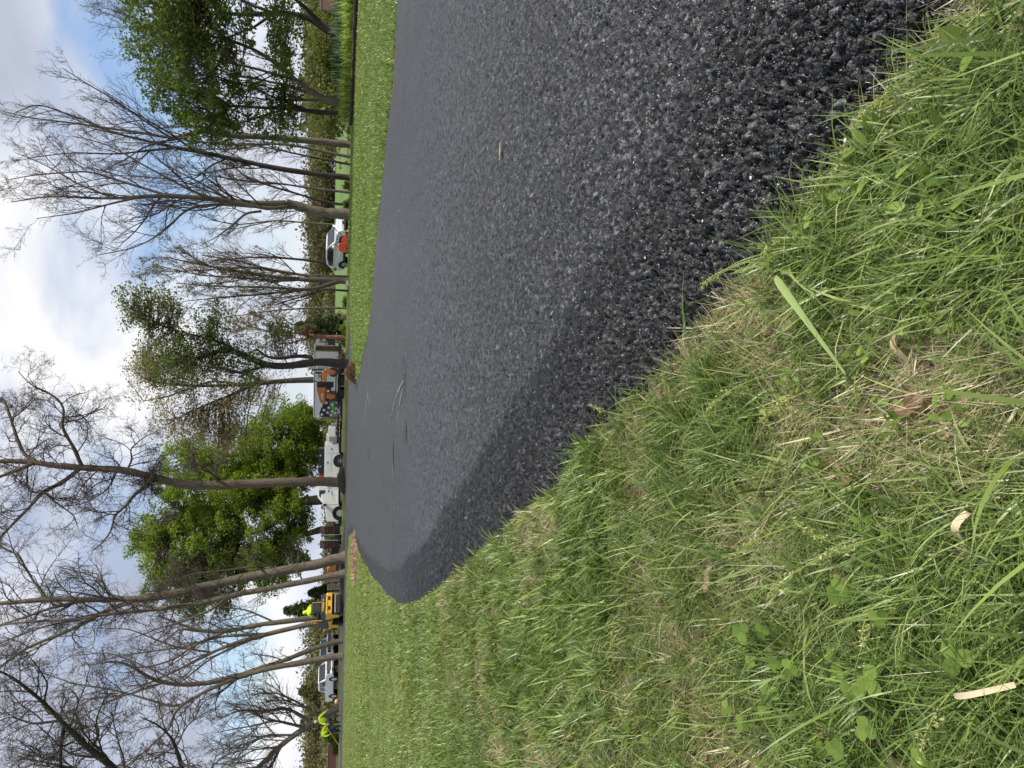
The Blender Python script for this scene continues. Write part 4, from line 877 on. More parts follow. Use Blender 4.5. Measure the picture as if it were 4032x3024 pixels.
# ---------------------------------------------------------------- service truck
def service_truck(loc, rz):
    t = empty('service_truck', loc, rz, 'white service truck with utility box bed and black top box behind the mulch mound', 'truck')
    W = 1.05
    cab = [(-2.62, .52), (-2.62, 1.98), (-2.5, 2.04), (-1.95, 2.03), (-1.80, 1.98), (-1.18, 1.48), (-.2, 1.38), (-.05, 1.28), (-.02, .62)] + [(-.12, .5)] + arch(-.66, .42, .50)[0:] + [(-1.3, .5)]
    BM().prism(cab, -W, W, 0.03, lambda x, z: 0.16 * max(0, z - 1.4) / .6).obj('cab', WHITE, t)
    for s in (1, -1):
        b = BM(); b.prism([(-2.35, 1.42), (-2.35, 1.90), (-1.92, 1.90), (-1.42, 1.50), (-1.42, 1.42)], s * (W - .11) - .01, s * (W - .11) + .01); b.obj('side_window', GLASS, t)
        b = BM(); b.prism([(-2.5, .56), (-2.5, 1.39), (-2.488, 1.39), (-2.488, .56)], s * W - .004, s * W + .004); b.obj('door_seam', BLACK, t)
        b = BM(); b.prism([(-1.32, .56), (-1.32, 1.42), (-1.308, 1.42), (-1.308, .56)], s * W - .004, s * W + .004); b.obj('door_seam', BLACK, t); BM().box(-2.4, -2.2, s * W - .01, s * W + .02, 1.18, 1.25, .008).obj('door_handle', BLACK, t)
        BM().box(-1.38, -1.22, s * (W + .02), s * (W + .22), 1.36, 1.60, .03).obj('mirror', BLACK, t)
        b = BM(); b.prism(arch(-.66, .42, .53) + arch(-.66, .42, .47, rev=True), s * W - .03, s * W + .03); b.obj('arch_trim', BLACK, t)
        b = BM(); b.cyl((-.66, s * .6, .42), (-.66, s * (W - .02), .42), .485, 20); b.obj('wheel_well', BLACK, t)
    b = BM(); b.prism([(-1.80, 1.93), (-1.28, 1.53), (-1.26, 1.55), (-1.78, 1.95)], -W + .2, W - .2); b.obj('windscreen', GLASS, t)
    BM().box(-.04, .02, -.7, .7, .78, 1.2, .02).obj('grille', CHROME, t)
    for s in (1, -1): BM().box(-.08, .015, s * .86 - .13, s * .86 + .13, .92, 1.2, .02).obj('headlight', GLASS, t)
    BM().box(-.1, .12, -W, W, .48, .70, .04).obj('front_bumper', CHROME, t)
    text('VANGUARD', 0.10, GREYM, t, (-1.95, W + .006, .98), (math.pi / 2, 0, math.pi)); 
    # utility body
    B0, B1 = -2.80, -5.78
    bod = [(B1, .47), (B1, 1.56), (B0, 1.56), (B0, .6), (-3.9, .5)] + arch(-4.5, .44, .50) + [(-5.1, .47)]
    BM().prism(bod, -W - .02, W + .02, 0.015).obj('utility_body', WHITE, t)
    for s in (1, -1):
        y = s * (W + .02)
        for (a, c, z0, z1) in ((-3.72, -2.9, .62, 1.48), (-5.0, -3.78, 1.08, 1.48), (-5.72, -5.06, .56, 1.48)):
            d = BM().box(a, c, y - .012, y + .012, z0, z1, .008).obj('locker_door', WHITE, t)
            BM().box((a + c) / 2 - .05, (a + c) / 2 + .05, y + s * .012, y + s * .03, (z0 + z1) / 2, (z0 + z1) / 2 + .09, .01).obj('latch', BLACK, d)
        b = BM(); b.cyl((-4.5, s * .6, .42), (-4.5, s * (W + .005), .42), .485, 20); b.obj('wheel_well', BLACK, t)
    BM().box(-5.4, -3.6, -.5, W - .1, 1.565, 2.0, .03).obj('top_box', BLACK, t)
    for x in (-4.9, -4.1): BM().box(x - .05, x + .05, W - .098, W - .07, 1.78, 1.9, .01).obj('latch', CHROME, t)
    BM().box(-3.5, -3.2, .5, .9, 1.565, 1.95, .05).obj('beacon_mount', REDR, t)
    BM().box(-6.42, -5.79, -W + .05, W - .05, .78, 1.45, .02).obj('rear_locker', WHITE, t)
    BM().box(-6.3, -5.92, W - .05, W - .03, .9, 1.25, .01).obj('locker_panel', GREYM, t)
    BM().box(-7.0, -6.43, -W + .1, W - .1, .80, 1.32, .03).obj('rear_step_box', WHITE, t)
    BM().box(-7.25, -6.95, -.4, .6, .7, 1.15, .03).obj('vice_mount', GREYM, t)
    BM().box(-6.4, -5.8, W - .25, W, .42, .74, .02).obj('side_step', BLACK, t)
    BM().box(-7.3, -.4, -.5, .5, .38, .52).obj('chassis', BSTEEL, t)
    BM().box(-7.35, -7.2, -.95, .95, .42, .58, .02).obj('rear_bumper', BSTEEL, t)
    for x in (-.66, -4.5):
        for s in (1, -1): wheel(t, x, s * (W - .14), .40, .40, .26, s)
    return t
service_truck(place(1350, 1655, 57.3)[:2] + (0.0,), 0) if False else None
_p = at(1350, 2045, 57.0); service_truck((_p.x, 57.0, -0.05), math.pi)

# ---------------------------------------------------------------- white SUV
def suv(loc, rz):
    t = empty('suv', loc, rz, 'white compact SUV with dark windows parked beyond the lawn by the largest bare tree', 'car')
    W = .93
    low = [(-2.25, .42), (-2.30, .80), (-2.22, 1.10), (-2.15, 1.14), (.95, 1.05), (1.9, .93), (2.22, .76), (2.30, .55), (2.25, .30), (1.85, .28)] + arch(1.42, .34, .40) + [(.9, .26), (-.95, .26)] + arch(-1.38, .34, .40) + [(-1.85, .3)]
    tp = lambda x, z: 0.10 * max(0, abs(x) - 1.6) / .6 + 0.05 * max(0, z - .7) / .4
    BM().prism(low, -W, W, 0.04, tp).obj('body', SILVER, t)
    top = [(-2.16, 1.12), (-1.98, 1.44), (-1.7, 1.64), (-.9, 1.70), (-.1, 1.68), (.25, 1.60), (1.05, 1.04)]
    BM().prism(top, -W + .06, W - .06, 0.05, lambda x, z: 0.18 * max(0, z - 1.1) / .6).obj('roof', SILVER, t)
    for s in (1, -1):
        b = BM(); q = [(-1.75, 1.18), (-1.72, 1.50), (-1.0, 1.60), (-.1, 1.58), (.2, 1.50), (.75, 1.12)]
        yf = lambda z: s * (W - .06 - .18 * (z - 1.1) / .6 + .006)
        vs = [b.b.verts.new((x, yf(z), z)) for x, z in q]; v2 = [b.b.verts.new((x, yf(z) - s * .02, z)) for x, z in q]
        b.b.faces.new(vs); b.b.faces.new(v2[::-1])
        for i in range(6): b.b.faces.new((vs[i], v2[i], v2[(i + 1) % 6], vs[(i + 1) % 6]))
        b.obj('side_window', GLASS, t)
        BM().box(-.33, -.25, s * (W - .1), s * (W - .05), 1.14, 1.56).obj('window_pillar', BLACK, t)
        BM().box(.62, .78, s * (W - .02), s * (W + .18), 1.08, 1.24, .04).obj('mirror', WHITE, t)
        BM().box(-1.0, 1.0, s * W - .015, s * W + .02, .24, .44, .02).obj('sill_trim', BLACK, t)
        BM().prism(arch(1.42, .34, .44) + arch(1.42, .34, .38, rev=True), s * W - .06, s * W + .015).obj('arch_trim', BLACK, t)
        BM().prism(arch(-1.38, .34, .44) + arch(-1.38, .34, .38, rev=True), s * W - .06, s * W + .015).obj('arch_trim', BLACK, t)
        for xx in (1.42, -1.38): b = BM(); b.cyl((xx, s * .4, .36), (xx, s * (W - .09), .36), .39, 20); b.obj('wheel_well', BLACK, t)
        BM().prism([(1.7, .80), (2.12, .70), (2.20, .62), (2.1, .60), (1.75, .72)], s * (W - .30) - .16, s * (W - .18) + .09, .01).obj('headlight', GLASS, t)
        BM().box(-2.27, -2.0, s * (W - .14), s * (W - .06), .92, 1.08, .03).obj('tail_light', REDR, t)
        for x in (-.9, .2): BM().box(x - .1, x + .1, s * W - .02, s * W + .012, .90, .94, .01).obj('door_handle', WHITE, t)
    b = BM(); b.prism([(.27, 1.56), (.98, 1.075), (1.02, 1.09), (.30, 1.59)], -W + .22, W - .22); b.obj('windscreen', GLASS, t)
    for i in range(4): BM().box(2.16 + .02 * i, 2.20 + .03 * i, -.46 - .03 * i, .46 + .03 * i, .80 - .07 * i - .02, .80 - .07 * i, .0).obj('grille_slat', BLACK, t)
    BM().box(2.22, 2.31, -.72, .72, .27, .42, .02).obj('lower_grille', BLACK, t)
    BM().box(2.30, 2.33, -.16, .16, .44, .55, .01).obj('plate_holder', BLACK, t)
    for s in (1, -1): BM().box(2.12, 2.26, s * .68 - .13, s * .68 + .13, .42, .58, .03).obj('fog_light', BLACK, t)
    for x in (1.42, -1.38):
        for s in (1, -1): wheel(t, x, s * (W - .13), .34, .34, .22, s, rr=.68)
    return t
_p = at(1350, 958, 57.0); suv((_p.x, 57.0, 0.0), math.radians(-60))

# ---------------------------------------------------------------- white pickups
def pickup(loc, rz, label, grp=None, tone=WHITE):
    t = empty('pickup_truck', loc, rz, label, 'pickup')
    W = 1.0
    low = [(-2.9, .52), (-2.92, 1.20), (2.0, 1.22), (2.75, 1.12), (2.88, .95), (2.9, .5), (2.5, .45)] + arch(1.85, .42, .48) + [(1.3, .42), (-1.3, .42)] + arch(-1.75, .42, .48) + [(-2.3, .5)]
    BM().prism(low, -W, W, 0.03, lambda x, z: 0.04 * max(0, z - .9)).obj('body', tone, t)
    cab = [(-1.0, 1.2), (-.92, 1.78), (-.75, 1.90), (.75, 1.90), (.95, 1.84), (1.62, 1.2)]
    BM().prism(cab, -W + .04, W - .04, 0.04, lambda x, z: 0.15 * max(0, z - 1.2) / .7).obj('cab', tone, t)
    b = BM(); b.prism([(.97, 1.80), (1.55, 1.245), (1.59, 1.26), (1.01, 1.82)], -W + .2, W - .2); b.obj('windscreen', GLASS, t)
    for s in (1, -1):
        for (a, c) in ((-.8, .05), (.13, .95)):
            b = BM(); q = [(a, 1.26), (a, 1.74), (c, 1.74), (c + (.35 if c > .5 else 0), 1.26)]
            yf = lambda z: s * (W - .04 - .15 * (z - 1.2) / .7 + .006)
            v = [b.b.verts.new((x, yf(z), z)) for x, z in q]; v2 = [b.b.verts.new((x, yf(z) - s * .02, z)) for x, z in q]
            b.b.faces.new(v); b.b.faces.new(v2[::-1]); [b.b.faces.new((v[i], v2[i], v2[(i + 1) % 4], v[(i + 1) % 4])) for i in range(4)]
            b.obj('side_window', GLASS, t)
        BM().box(1.2, 1.36, s * (W + .02), s * (W + .26), 1.2, 1.48, .03).obj('mirror', BLACK, t)
        BM().box(2.80, 2.915, s * .80 - .15, s * .80 + .15, .80, 1.08, .02).obj('headlight', GLASS, t)
        BM().box(-1.0, 1.2, s * (W - .02), s * (W + .05), .40, .48, .02).obj('running_board', BLACK, t)
        for xx in (1.85, -1.75): b = BM(); b.cyl((xx, s * .5, .42), (xx, s * (W - .02), .42), .47, 20); b.obj('wheel_well', BLACK, t)
        for x in (-.3, .7): BM().box(x - .1, x + .1, s * W - .01, s * W + .02, 1.06, 1.11, .01).obj('door_handle', BLACK, t)
    g = BM().box(2.86, 2.925, -.62, .62, .74, 1.10, .02).obj('grille', BLACK, t)
    for z in (.83, .92, 1.01): BM().box(2.92, 2.945, -.58, .58, z - .015, z + .015).obj('grille_bar', CHROME, g)
    BM().box(2.8, 3.05, -W + .02, W - .02, .46, .68, .05).obj('front_bumper', CHROME, t)
    for s in (1, -1): BM().box(3.04, 3.07, s * .6 - .16, s * .6 + .16, .50, .62, .01).obj('fog_light', BLACK, t)
    BM().box(-2.7, 2.5, -.45, .45, .34, .48).obj('chassis', BSTEEL, t)
    for x in (1.85, -1.75):
        for s in (1, -1): wheel(t, x, s * (W - .13), .40, .40, .26, s)
    return t
_p = at(1335, 2668, 74.0); pickup((_p.x, 74.0, float(tz(_p.x, 74)) - .05), math.radians(-43), 'white pickup truck with chrome front parked far behind the roller')
_p = at(1335, 2560, 80.0); q_ = pickup((_p.x, 80.0, float(tz(_p.x, 80)) - .05), math.radians(-55), 'second white truck almost hidden behind the bare trunk by the white pickup')

# ---------------------------------------------------------------- white box trailer with the open back
def box_trailer(loc, rz):
    t = empty('box_trailer', loc, rz, 'white enclosed box trailer with stars, green lettering and open back showing plywood', 'trailer')
    Lh, W, z0, z1 = 5.3, 1.05, .50, 2.48; h = Lh / 2
    BM().box(-h, h, W - .04, W, z0, z1).obj('side_wall', ALU, t); BM().box(-h, h, -W, -W + .04, z0, z1).obj('side_wall', ALU, t)
    BM().box(-h + .005, h + .005, -W - .005, W + .005, z1 + .002, z1 + .05, .01).obj('roof', ALU, t); BM().box(-h, h, -W, W, z0 - .1, z0 - .002).obj('floor', BSTEEL, t)
    BM().box(h - .05, h - .003, -W + .042, W - .042, z0 + .003, z1 - .003).obj('front_wall', ALU, t)
    BM().box(-h + .05, h - .06, W - .06, W - .043, z0 + .01, z1 - .01).obj('plywood_lining', PLY, t); BM().box(-h + .05, h - .06, -W + .043, -W + .06, z0 + .01, z1 - .01).obj('plywood_lining', PLY, t)
    b = BM(); b.box(-h - .05, -h - .004, W - .09, W + .006, z0 - .1, z1 + .05); b.box(-h - .05, -h - .004, -W - .006, -W + .09, z0 - .1, z1 + .05); b.box(-h - .048, -h - .006, -W + .092, W - .092, z1 - .05, z1 + .048); b.obj('door_frame', GREYM, t)
    b = BM(); b.box(-h, h, W + .001, W + .02, z1 - .06, z1 - .002); b.box(-h, h, W + .001, W + .02, z0, z0 + .06); b.obj('side_trim', GREYM, t)
    y = W + .003
    def face(pts, dy, mat, name, th=.004):
        b = BM(); b.prism(pts, y + dy, y + dy + th); return b.obj(name, mat, t)
    rng = random.Random(4)
    # star field: x runs to the front (+) which is the left of the photo
    ragg = [(0.95 + (2.62 - .95) * i / 16, z1 - .34 - .13 * rng.random() - (.02 * (16 - i))) for i in range(17)]
    face([(h - .01, 1.32), ] + [(1.1, 1.32)] + ragg, 0, INK, 'black_field')
    face([(h - .01, .58), (.75, .58), (.95, 1.318), (h - .01, 1.318)], 0, GREYD, 'grey_field')
    face([(h - .02, .80), (1.3, .98), (1.5, 1.25), (2.1, 1.10), (h - .02, 1.14)], .005, GREEN2, 'green_stripe')
    def star(cx, cz, r):
        pts = []
        for k in range(10):
            a = math.pi / 2 + k * math.pi / 5 + .2; q = r if k % 2 == 0 else r * .42; pts.append((cx + q * math.cos(a), cz + q * math.sin(a)))
        face(pts, .012, STARW, 'star')
    for cx, cz in ((2.42, 1.88), (2.05, 1.72), (1.75, 1.94), (2.25, 1.44), (1.86, 1.36), (2.45, 1.18), (1.45, 1.55), (2.15, 1.08), (1.6, 1.10), (2.30, .84), (1.9, .78), (2.5, .66), (1.4, .74), (1.35, 1.9)): star(cx, cz, .16)
    R = (math.pi / 2, 0, math.pi)
    text('S', .62, GREEN, t, (.30, y + .005, 1.93), R, bold=.012); text('A', .62, GREEN, t, (-.22, y + .005, 1.93), R, bold=.012); text('T', .62, GREEN, t, (-.70, y + .005, 1.93), R, bold=.012); text('E', .62, GREEN, t, (-1.30, y + .005, 1.93), R, bold=.012)
    text('CRETE-', .26, GREYM, t, (-1.12, y + .005, 1.52), R); text('S & Re-', .12, GREYM, t, (-1.2, y + .005, 1.24), R)
    text('875-', .36, INK, t, (-1.22, y + .005, .86), R, bold=.01)
    for x in (.0, -.8):
        for s in (1, -1): wheel(t, x, s * (W - .05), .32, .32, .2, s)
    BM().box(-h, h + 1.2, -.3, .3, .3, .39).obj('chassis', BSTEEL, t)
    return t
_p = at(1350, 1503, 60.5); box_trailer((_p.x, 60.5, -.03), math.pi - math.radians(15))

# ---------------------------------------------------------------- black flatbed trailer and its raised ladder ramps
def flatbed(loc, rz):
    t = empty('flatbed_trailer', loc, rz, 'black tandem axle flatbed trailer with red and white tape, carrying the orange roller', 'trailer')
    h, W = 3.3, 1.0
    BM().box(-h, h, -W, W, .52, .62, .01).obj('deck', BSTEEL, t)
    b = BM(); b.box(-h, h, W + .001, W + .05, .42, .64, .01); b.box(-h, h, -W - .05, -W - .001, .42, .64, .01); b.obj('side_rail', BSTEEL, t)
    b = BM(); b.prism([(-1.35, .50), (-1.15, .74), (-.95, .80), (.60, .80), (.82, .74), (1.0, .50), (.9, .50), (.75, .68), (.55, .72), (-.9, .72), (-1.1, .68), (-1.22, .50)], W + .052, W + .34); b.obj('mudguard', BSTEEL, t)
    for x in (-.62, .28):
        for s in (1, -1): wheel(t, x, s * (W + .18), .33, .34, .22, s, rim=BLACK, rr=.5)
    for i in range(16):
        BM().box(1.1 + i * .14, 1.1 + i * .14 + .13, W + .052, W + .056, .44, .475).obj('reflective_tape', REDR if i % 2 == 0 else STARW, t)
    text('CAM', .17, STARW, t, (1.55, W + .056, .56), (math.pi / 2, 0, math.pi), bold=.004)
    b = BM(); b.prism([(h, .60), (h + 1.1, .48), (h + 1.1, .40), (h, .44)], -.5, -.4); b.prism([(h, .60), (h + 1.1, .48), (h + 1.1, .40), (h, .44)], .4, .5); b.box(h + 1.0, h + 1.4, -.1, .1, .38, .48); b.obj('drawbar', BSTEEL, t)
    BM().box(h + .2, h + .75, -.3, .3, .62, .95, .03).obj('tool_box', GREYM, t)
    for yy in (-.62, .35):
        b = BM()
        b.box(-h - .06, -h - .005, yy - .18, yy - .13, .6, 1.98); b.box(-h - .06, -h - .005, yy + .22, yy + .27, .6, 1.98)
        for k in range(12): b.box(-h - .055, -h - .01, yy - .13, yy + .22, .66 + k * .115, .70 + k * .115)
        b.obj('ramp', BSTEEL, t)
    b = BM(); b.tube([(-h - .03, W - .2, 1.1), (-h + .6, W - .2, .62)], .02); b.tube([(-h - .03, -W + .2, 1.1), (-h + .6, -W + .2, .62)], .02); b.obj('ramp_strut', BSTEEL, t)
    return t
FB = (at(1350, 1530, 55.0).x, 55.0, 0.02); flatbed(FB, math.pi - math.radians(4))
def case_roller(loc, rz):
    t = empty('orange_roller', loc, rz, 'orange and black double drum roller chained on the flatbed trailer', 'roller')
    # front (hood) at +x
    for x in (-1.02, .72):
        b = BM(); b.cyl((x, -.55, .34), (x, .55, .34), .34, 36); b.cyl((x, .551, .34), (x, .56, .34), .30, 36); b.obj('drum', DRUM, t)
        for s in (1, -1):
            b = BM(); b.prism([(x - .12, .18), (x + .12, .18), (x + .20, .52), (x + .10, .78), (x - .22, .78), (x - .20, .52)], s * .62 - .03, s * .62 + .03, .01); b.box(x - .05, x + .05, s * .66, s * .67, .3, .62); b.obj('drum_fork', ORANGE, t)
    b = BM(); b.prism([(1.30, .84), (1.18, 1.20), (.25, 1.46), (.12, 1.44), (.12, .84)], -.58, .58, .04); b.obj('hood', ORANGE, t)
    text('CASE', .20, STARW, t, (.72, .60, 1.06), (math.pi / 2, 0, math.pi), bold=.006, ext=.01)
    BM().box(.05, 1.0, -.5, .5, .46, .86, .03).obj('engine_bay', BLACK, t)
    BM().box(.25, .42, .5, .515, .58, .78).obj('data_plate', STARW, t)
    BM().box(-.30, .10, -.28, .28, .3, 1.46, .02).obj('dashboard', BLACK, t)
    b = BM(); b.prism([(-1.2, .80), (-1.15, 1.02), (-.75, 1.12), (-.30, 1.05), (-.30, .80)], -.5, .5, .03); b.obj('rear_tank', ORANGE, t)
    BM().box(-.9, -.45, -.26, .26, 1.08, 1.20, .04).obj('seat', BLACK, t); BM().box(-1.0, -.88, -.26, .26, 1.15, 1.60, .04).obj('seat_back', BLACK, t)
    b = BM(); b.tube([(-1.15, .45, .9), (-1.15, .45, 1.80), (-.9, .45, 1.84), (-.9, -.45, 1.84), (-1.15, -.45, 1.80), (-1.15, -.45, .9)], .035); b.obj('roll_bar', BLACK, t)
    b = BM()
    for k in range(16):
        a, c = k * math.pi / 8, (k + 1) * math.pi / 8; b.cyl((-.30 - .06 * math.sin(a), .19 * math.cos(a), 1.55 + .19 * math.sin(a)), (-.30 - .06 * math.sin(c), .19 * math.cos(c), 1.55 + .19 * math.sin(c)), .018, 6)
    b.obj('steering_wheel', BLACK, t)
    return t
case_roller((FB[0] + .18, 55.0, .65), math.pi - math.radians(4))

# ---------------------------------------------------------------- equipment trailer with two raised ramps (left of the truck)
def ramp_trailer(loc, rz):
    t = empty('equipment_trailer', loc, rz, 'dark equipment trailer with two upright rusty loading ramps ahead of the service truck', 'trailer')
    BM().box(-.1, 4.6, -1.0, 1.0, .45, .60, .02).obj('deck', BSTEEL, t)
    for yy in (.62, -.62):
        r = BM().box(-.16, -.08, yy - .33, yy + .33, .35, 1.50, .01).obj('ramp', RUST, t)
        b = BM(); b.prism([(-.17, 1.50), (-.07, 1.50), (.02, 1.86), (-.06, 1.90)], yy - .31, yy + .31, .01); b.obj('ramp_tip', RUST, t)
        b = BM()
        for z in (.42, .68, .95, 1.22, 1.48): b.box(-.20, -.161, yy - .33, yy + .33, z, z + .035)
        for s in (-.31, 0, .28): b.box(-.205, -.162, yy + s, yy + s + .03, .35, 1.5)
        b.obj('ramp_rib', BSTEEL, t)
        b = BM(); b.box(-.215, -.206, yy - .12, yy + .12, .80, .86); b.box(-.215, -.206, yy - .12, yy + .12, 1.32, 1.38); b.obj('reflector', REDR, t)
        BM().box(-.2, -.12, yy + (.36 if yy < 0 else -.40), yy + (.40 if yy < 0 else -.36), .35, 1.85).obj('ramp_spring', CHROME, t)
    b = BM(); b.box(-.2, -.05, -1.05, 1.05, .36, .44); b.obj('rear_beam', BSTEEL, t)
    for x in (1.7, 2.6):
        for s in (1, -1): wheel(t, x, s * 1.12, .36, .36, .22, s, rim=BLACK, rr=.5)
    return t
_p = at(1345, 2112, 61.0); ramp_trailer((_p.x, 61.0, -.05), math.radians(80))
# black tarped trailer and the orange machine behind the leaning trunks
t = empty('dump_trailer', place(1340, 2195, 63, -.05), math.radians(4), 'black tarped dump trailer half hidden behind the thick leaning trunk', 'trailer')
BM().prism([(-1.0, .40), (-1.1, .95), (-.8, 1.18), (.4, 1.15), (.95, .98), (.9, .40)], -.9, .9, .04).obj('tarped_body', BLACK, t)
BM().box(-1.0, .9, -.92, .92, .3, .39, .02).obj('chassis', BSTEEL, t)
for x in (-.3, .45):
    for s in (1, -1): wheel(t, x, s * .95, .3, .3, .2, s, rim=GREYM)
def orange_machine(loc, rz):
    t = empty('orange_skid_machine', loc, rz, 'small orange machine seen between the two parallel leaning trunks', 'machine')
    BM().prism([(-.75, .62), (-.72, 1.10), (-.45, 1.30), (.35, 1.34), (.60, 1.20), (.68, .80), (.70, .62)], -.5, .5, .05).obj('hood', ORANGE, t)
    BM().box(-.7, .65, -.45, .45, .40, .619, .02).obj('frame', BLACK, t)
    BM().box(-.62, .5, .502, .53, .18, .44, .02).obj('side_plate', ORANGE, t)
    BM().box(-.05, .30, -.3, .3, 1.33, 1.40, .02).obj('exhaust_box', BLACK, t)
    for x in (-.45, .42):
        for s in (1, -1): wheel(t, x, s * .60, .28, .28, .2, s, rim=GREYM)
orange_machine(place(1340, 2247, 60, -.05), math.pi - .2)
t = empty('wheeled_bin', place(1340, 2054, 58.5, -.05), 0.1, 'dark green bin standing at the nose of the service truck', 'bin')
BM().prism([(-.30, .06), (-.36, .80), (.36, .80), (.30, .06)], -.3, .3, .02).obj('bin_body', pmat('bin_green', (0.01, 0.035, 0.03), .5), t); BM().box(-.40, .40, -.36, .34, .805, .86, .02).obj('lid', BLACK, t)

# ---------------------------------------------------------------- yellow tandem roller with driver
def yellow_roller(loc, rz):
    # forward = +x; the camera sees the rear (-x) and the machine's left side
    t = empty('road_roller', loc, rz, 'yellow and black tandem road roller working on the road with its driver aboard', 'roller')
    W = .62
    for x in (-.85, .95):
        b = BM(); b.cyl((x, -W, .36), (x, W, .36), .36, 40); b.cyl((x, W + .001, .36), (x, W + .03, .36), .22, 24); b.cyl((x, -W - .03, .36), (x, -W - .001, .36), .22, 24); d = b.obj('drum', DRUM, t)
        BM().box(x - (.44 if x < 0 else -.40), x - (.40 if x < 0 else -.44), -W, W, .50, .58, .01).obj('scraper_bar', GREYM, d)
    b = BM(); b.prism([(-1.33, .74), (-1.33, 1.02), (-1.20, 1.12), (-.25, 1.12), (-.25, .74)], -.69, .69, .03); b.obj('rear_frame', YELLOW, t)
    b = BM()
    for yy in (-.33, .33): b.box(-1.345, -1.331, yy - .12, yy + .12, .84, .98, .0)
    b.obj('frame_opening', BLACK, t)
    b = BM(); b.tube([(-1.36, -.66, 1.28), (-1.40, -.5, 1.12), (-1.40, .5, 1.12), (-1.36, .66, 1.28)], .025); b.obj('hose', BLACK, t)
    BM().box(-1.22, -.35, -.64, .64, 1.13, 1.42, .03).obj('rear_tank', DGREY, t)
    R = (math.pi / 2, 0, -math.pi / 2)
    text('BOMAG', .17, pmat('sign_yellow', (0.85, 0.55, 0.05), .5), t, (-1.232, .18, 1.28), R, bold=.006, ext=.006)
    text('120', .10, STARW, t, (-1.232, -.25, 1.28), R, bold=.003, ext=.006)
    text('2', .08, STARW, t, (-1.232, -.5, 1.28), R, ext=.006)
    BM().box(-.45, -.05, -.32, .32, 1.35, 1.52, .05).obj('seat', BLACK, t)
    BM().box(-.66, -.50, -.30, .30, 1.44, 2.06, .07).obj('seat_back', DGREY, t)
    BM().box(-.25, .25, -.60, .60, .80, 1.36, .03).obj('platform', DGREY, t)
    BM().prism([(.30, 1.0), (.30, 1.68), (.42, 1.72), (1.35, 1.62), (1.62, 1.42), (1.66, .98), (1.3, .90)], -.60, .60, .07).obj('engine_hood', DGREY, t)
    b = BM(); b.prism([(.16, .66), (.30, .99), (1.25, .89), (1.52, .97), (1.60, .86), (1.35, .72), (1.2, .74), (.6, .74)], -.68, .68, .02); b.obj('front_frame', YELLOW, t)
    for s in (1, -1):
        b = BM(); b.prism([(.78, .28), (1.12, .28), (1.25, .72), (.66, .74)], s * .70 - .03, s * .70 + .03, .01); b.obj('drum_fork', YELLOW, t)
        b = BM(); b.prism([(-1.02, .28), (-.68, .28), (-.5, .75), (-1.2, .75)], s * .70 - .03, s * .70 + .03, .01); b.obj('drum_fork', YELLOW, t)
        b = BM(); b.tube([(.05, s * .62, 1.36), (.05, s * .62, 1.98), (.45, s * .62, 1.98), (.52, s * .62, 1.62)], .032); b.obj('hand_rail', YELLOW, t)
        b = BM(); b.box(1.52, 1.66, s * .5 - .1, s * .5 + .1, .70, .96, .03); b.obj('tow_lug', YELLOW, t)
    BM().box(-.30, .20, -.52, .52, .60, .80, .02).obj('articulation_joint', BLACK, t)
    BM().box(.10, .34, -.28, .28, 1.36, 1.86, .05).obj('steering_console', BLACK, t)
    b = BM()
    for k in range(16):
        a, c = k * math.pi / 8, (k + 1) * math.pi / 8; b.cyl((.06 - .08 * math.sin(a), .2 * math.cos(a), 1.92 + .16 * math.sin(a)), (.06 - .08 * math.sin(c), .2 * math.cos(c), 1.92 + .16 * math.sin(c)), .018, 6)
    b.obj('steering_wheel', BLACK, t)
    return t
RD = 50.0; RLX = at(1350, 2402, RD).x
ROLLER = yellow_roller((RLX, RD, .03), math.radians(90 + 38))

# ---------------------------------------------------------------- orange plate compactor in front of the SUV
def compactor(loc, rz):
    t = empty('plate_compactor', loc, rz, 'orange walk-behind plate compactor with long black handle in front of the white SUV', 'compactor')
    BM().prism([(-.62, .10), (-.50, .02), (.50, .02), (.64, .12), (.66, .20), (.60, .20), (.5, .07), (-.5, .07), (-.6, .18)], -.3, .3, .005).obj('base_plate', RED_OR, t)
    BM().prism([(-.55, .10), (-.60, .34), (-.46, .62), (-.18, .66), (.02, .56), (.06, .10)], -.26, .26, .05).obj('engine_cover', RED_OR, t)
    BM().prism([(.07, .10), (.07, .42), (.22, .46), (.40, .32), (.44, .10)], -.22, .22, .04).obj('exciter_cover', RED_OR, t)
    BM().box(.02, .34, -.18, .18, .44, .60, .03).obj('engine', BLACK, t)
    b = BM(); b.tube([(-.3, .28, .60), (-.1, .28, .82), (.08, .28, .60)], .015); b.tube([(.02, -.2, .45), (.02, -.2, .70), (.42, -.2, .70), (.42, -.2, .30)], .017); b.tube([(.02, .2, .45), (.02, .2, .70), (.42, .2, .70), (.42, .2, .30)], .017); b.obj('guard_frame', BLACK, t)
    b = BM()
    for s in (1, -1): b.tube([(.30, s * .16, .22), (1.02, s * .16, .98), (1.16, s * .2, 1.28)], .018)
    b.tube([(1.16, .2, 1.28), (1.10, .24, 1.44), (.98, .10, 1.50), (.98, -.10, 1.50), (1.10, -.24, 1.44), (1.16, -.2, 1.28)], .018)
    for k in range(6): b.tube([(.86 + .05 * k, .17, .82 + .05 * k), (.86 + .05 * k, -.17, .82 + .05 * k)], .008, 5)
    b.obj('handle', BLACK, t)
    return t
compactor(place(1355, 958, 50.5, .04), math.radians(-12))

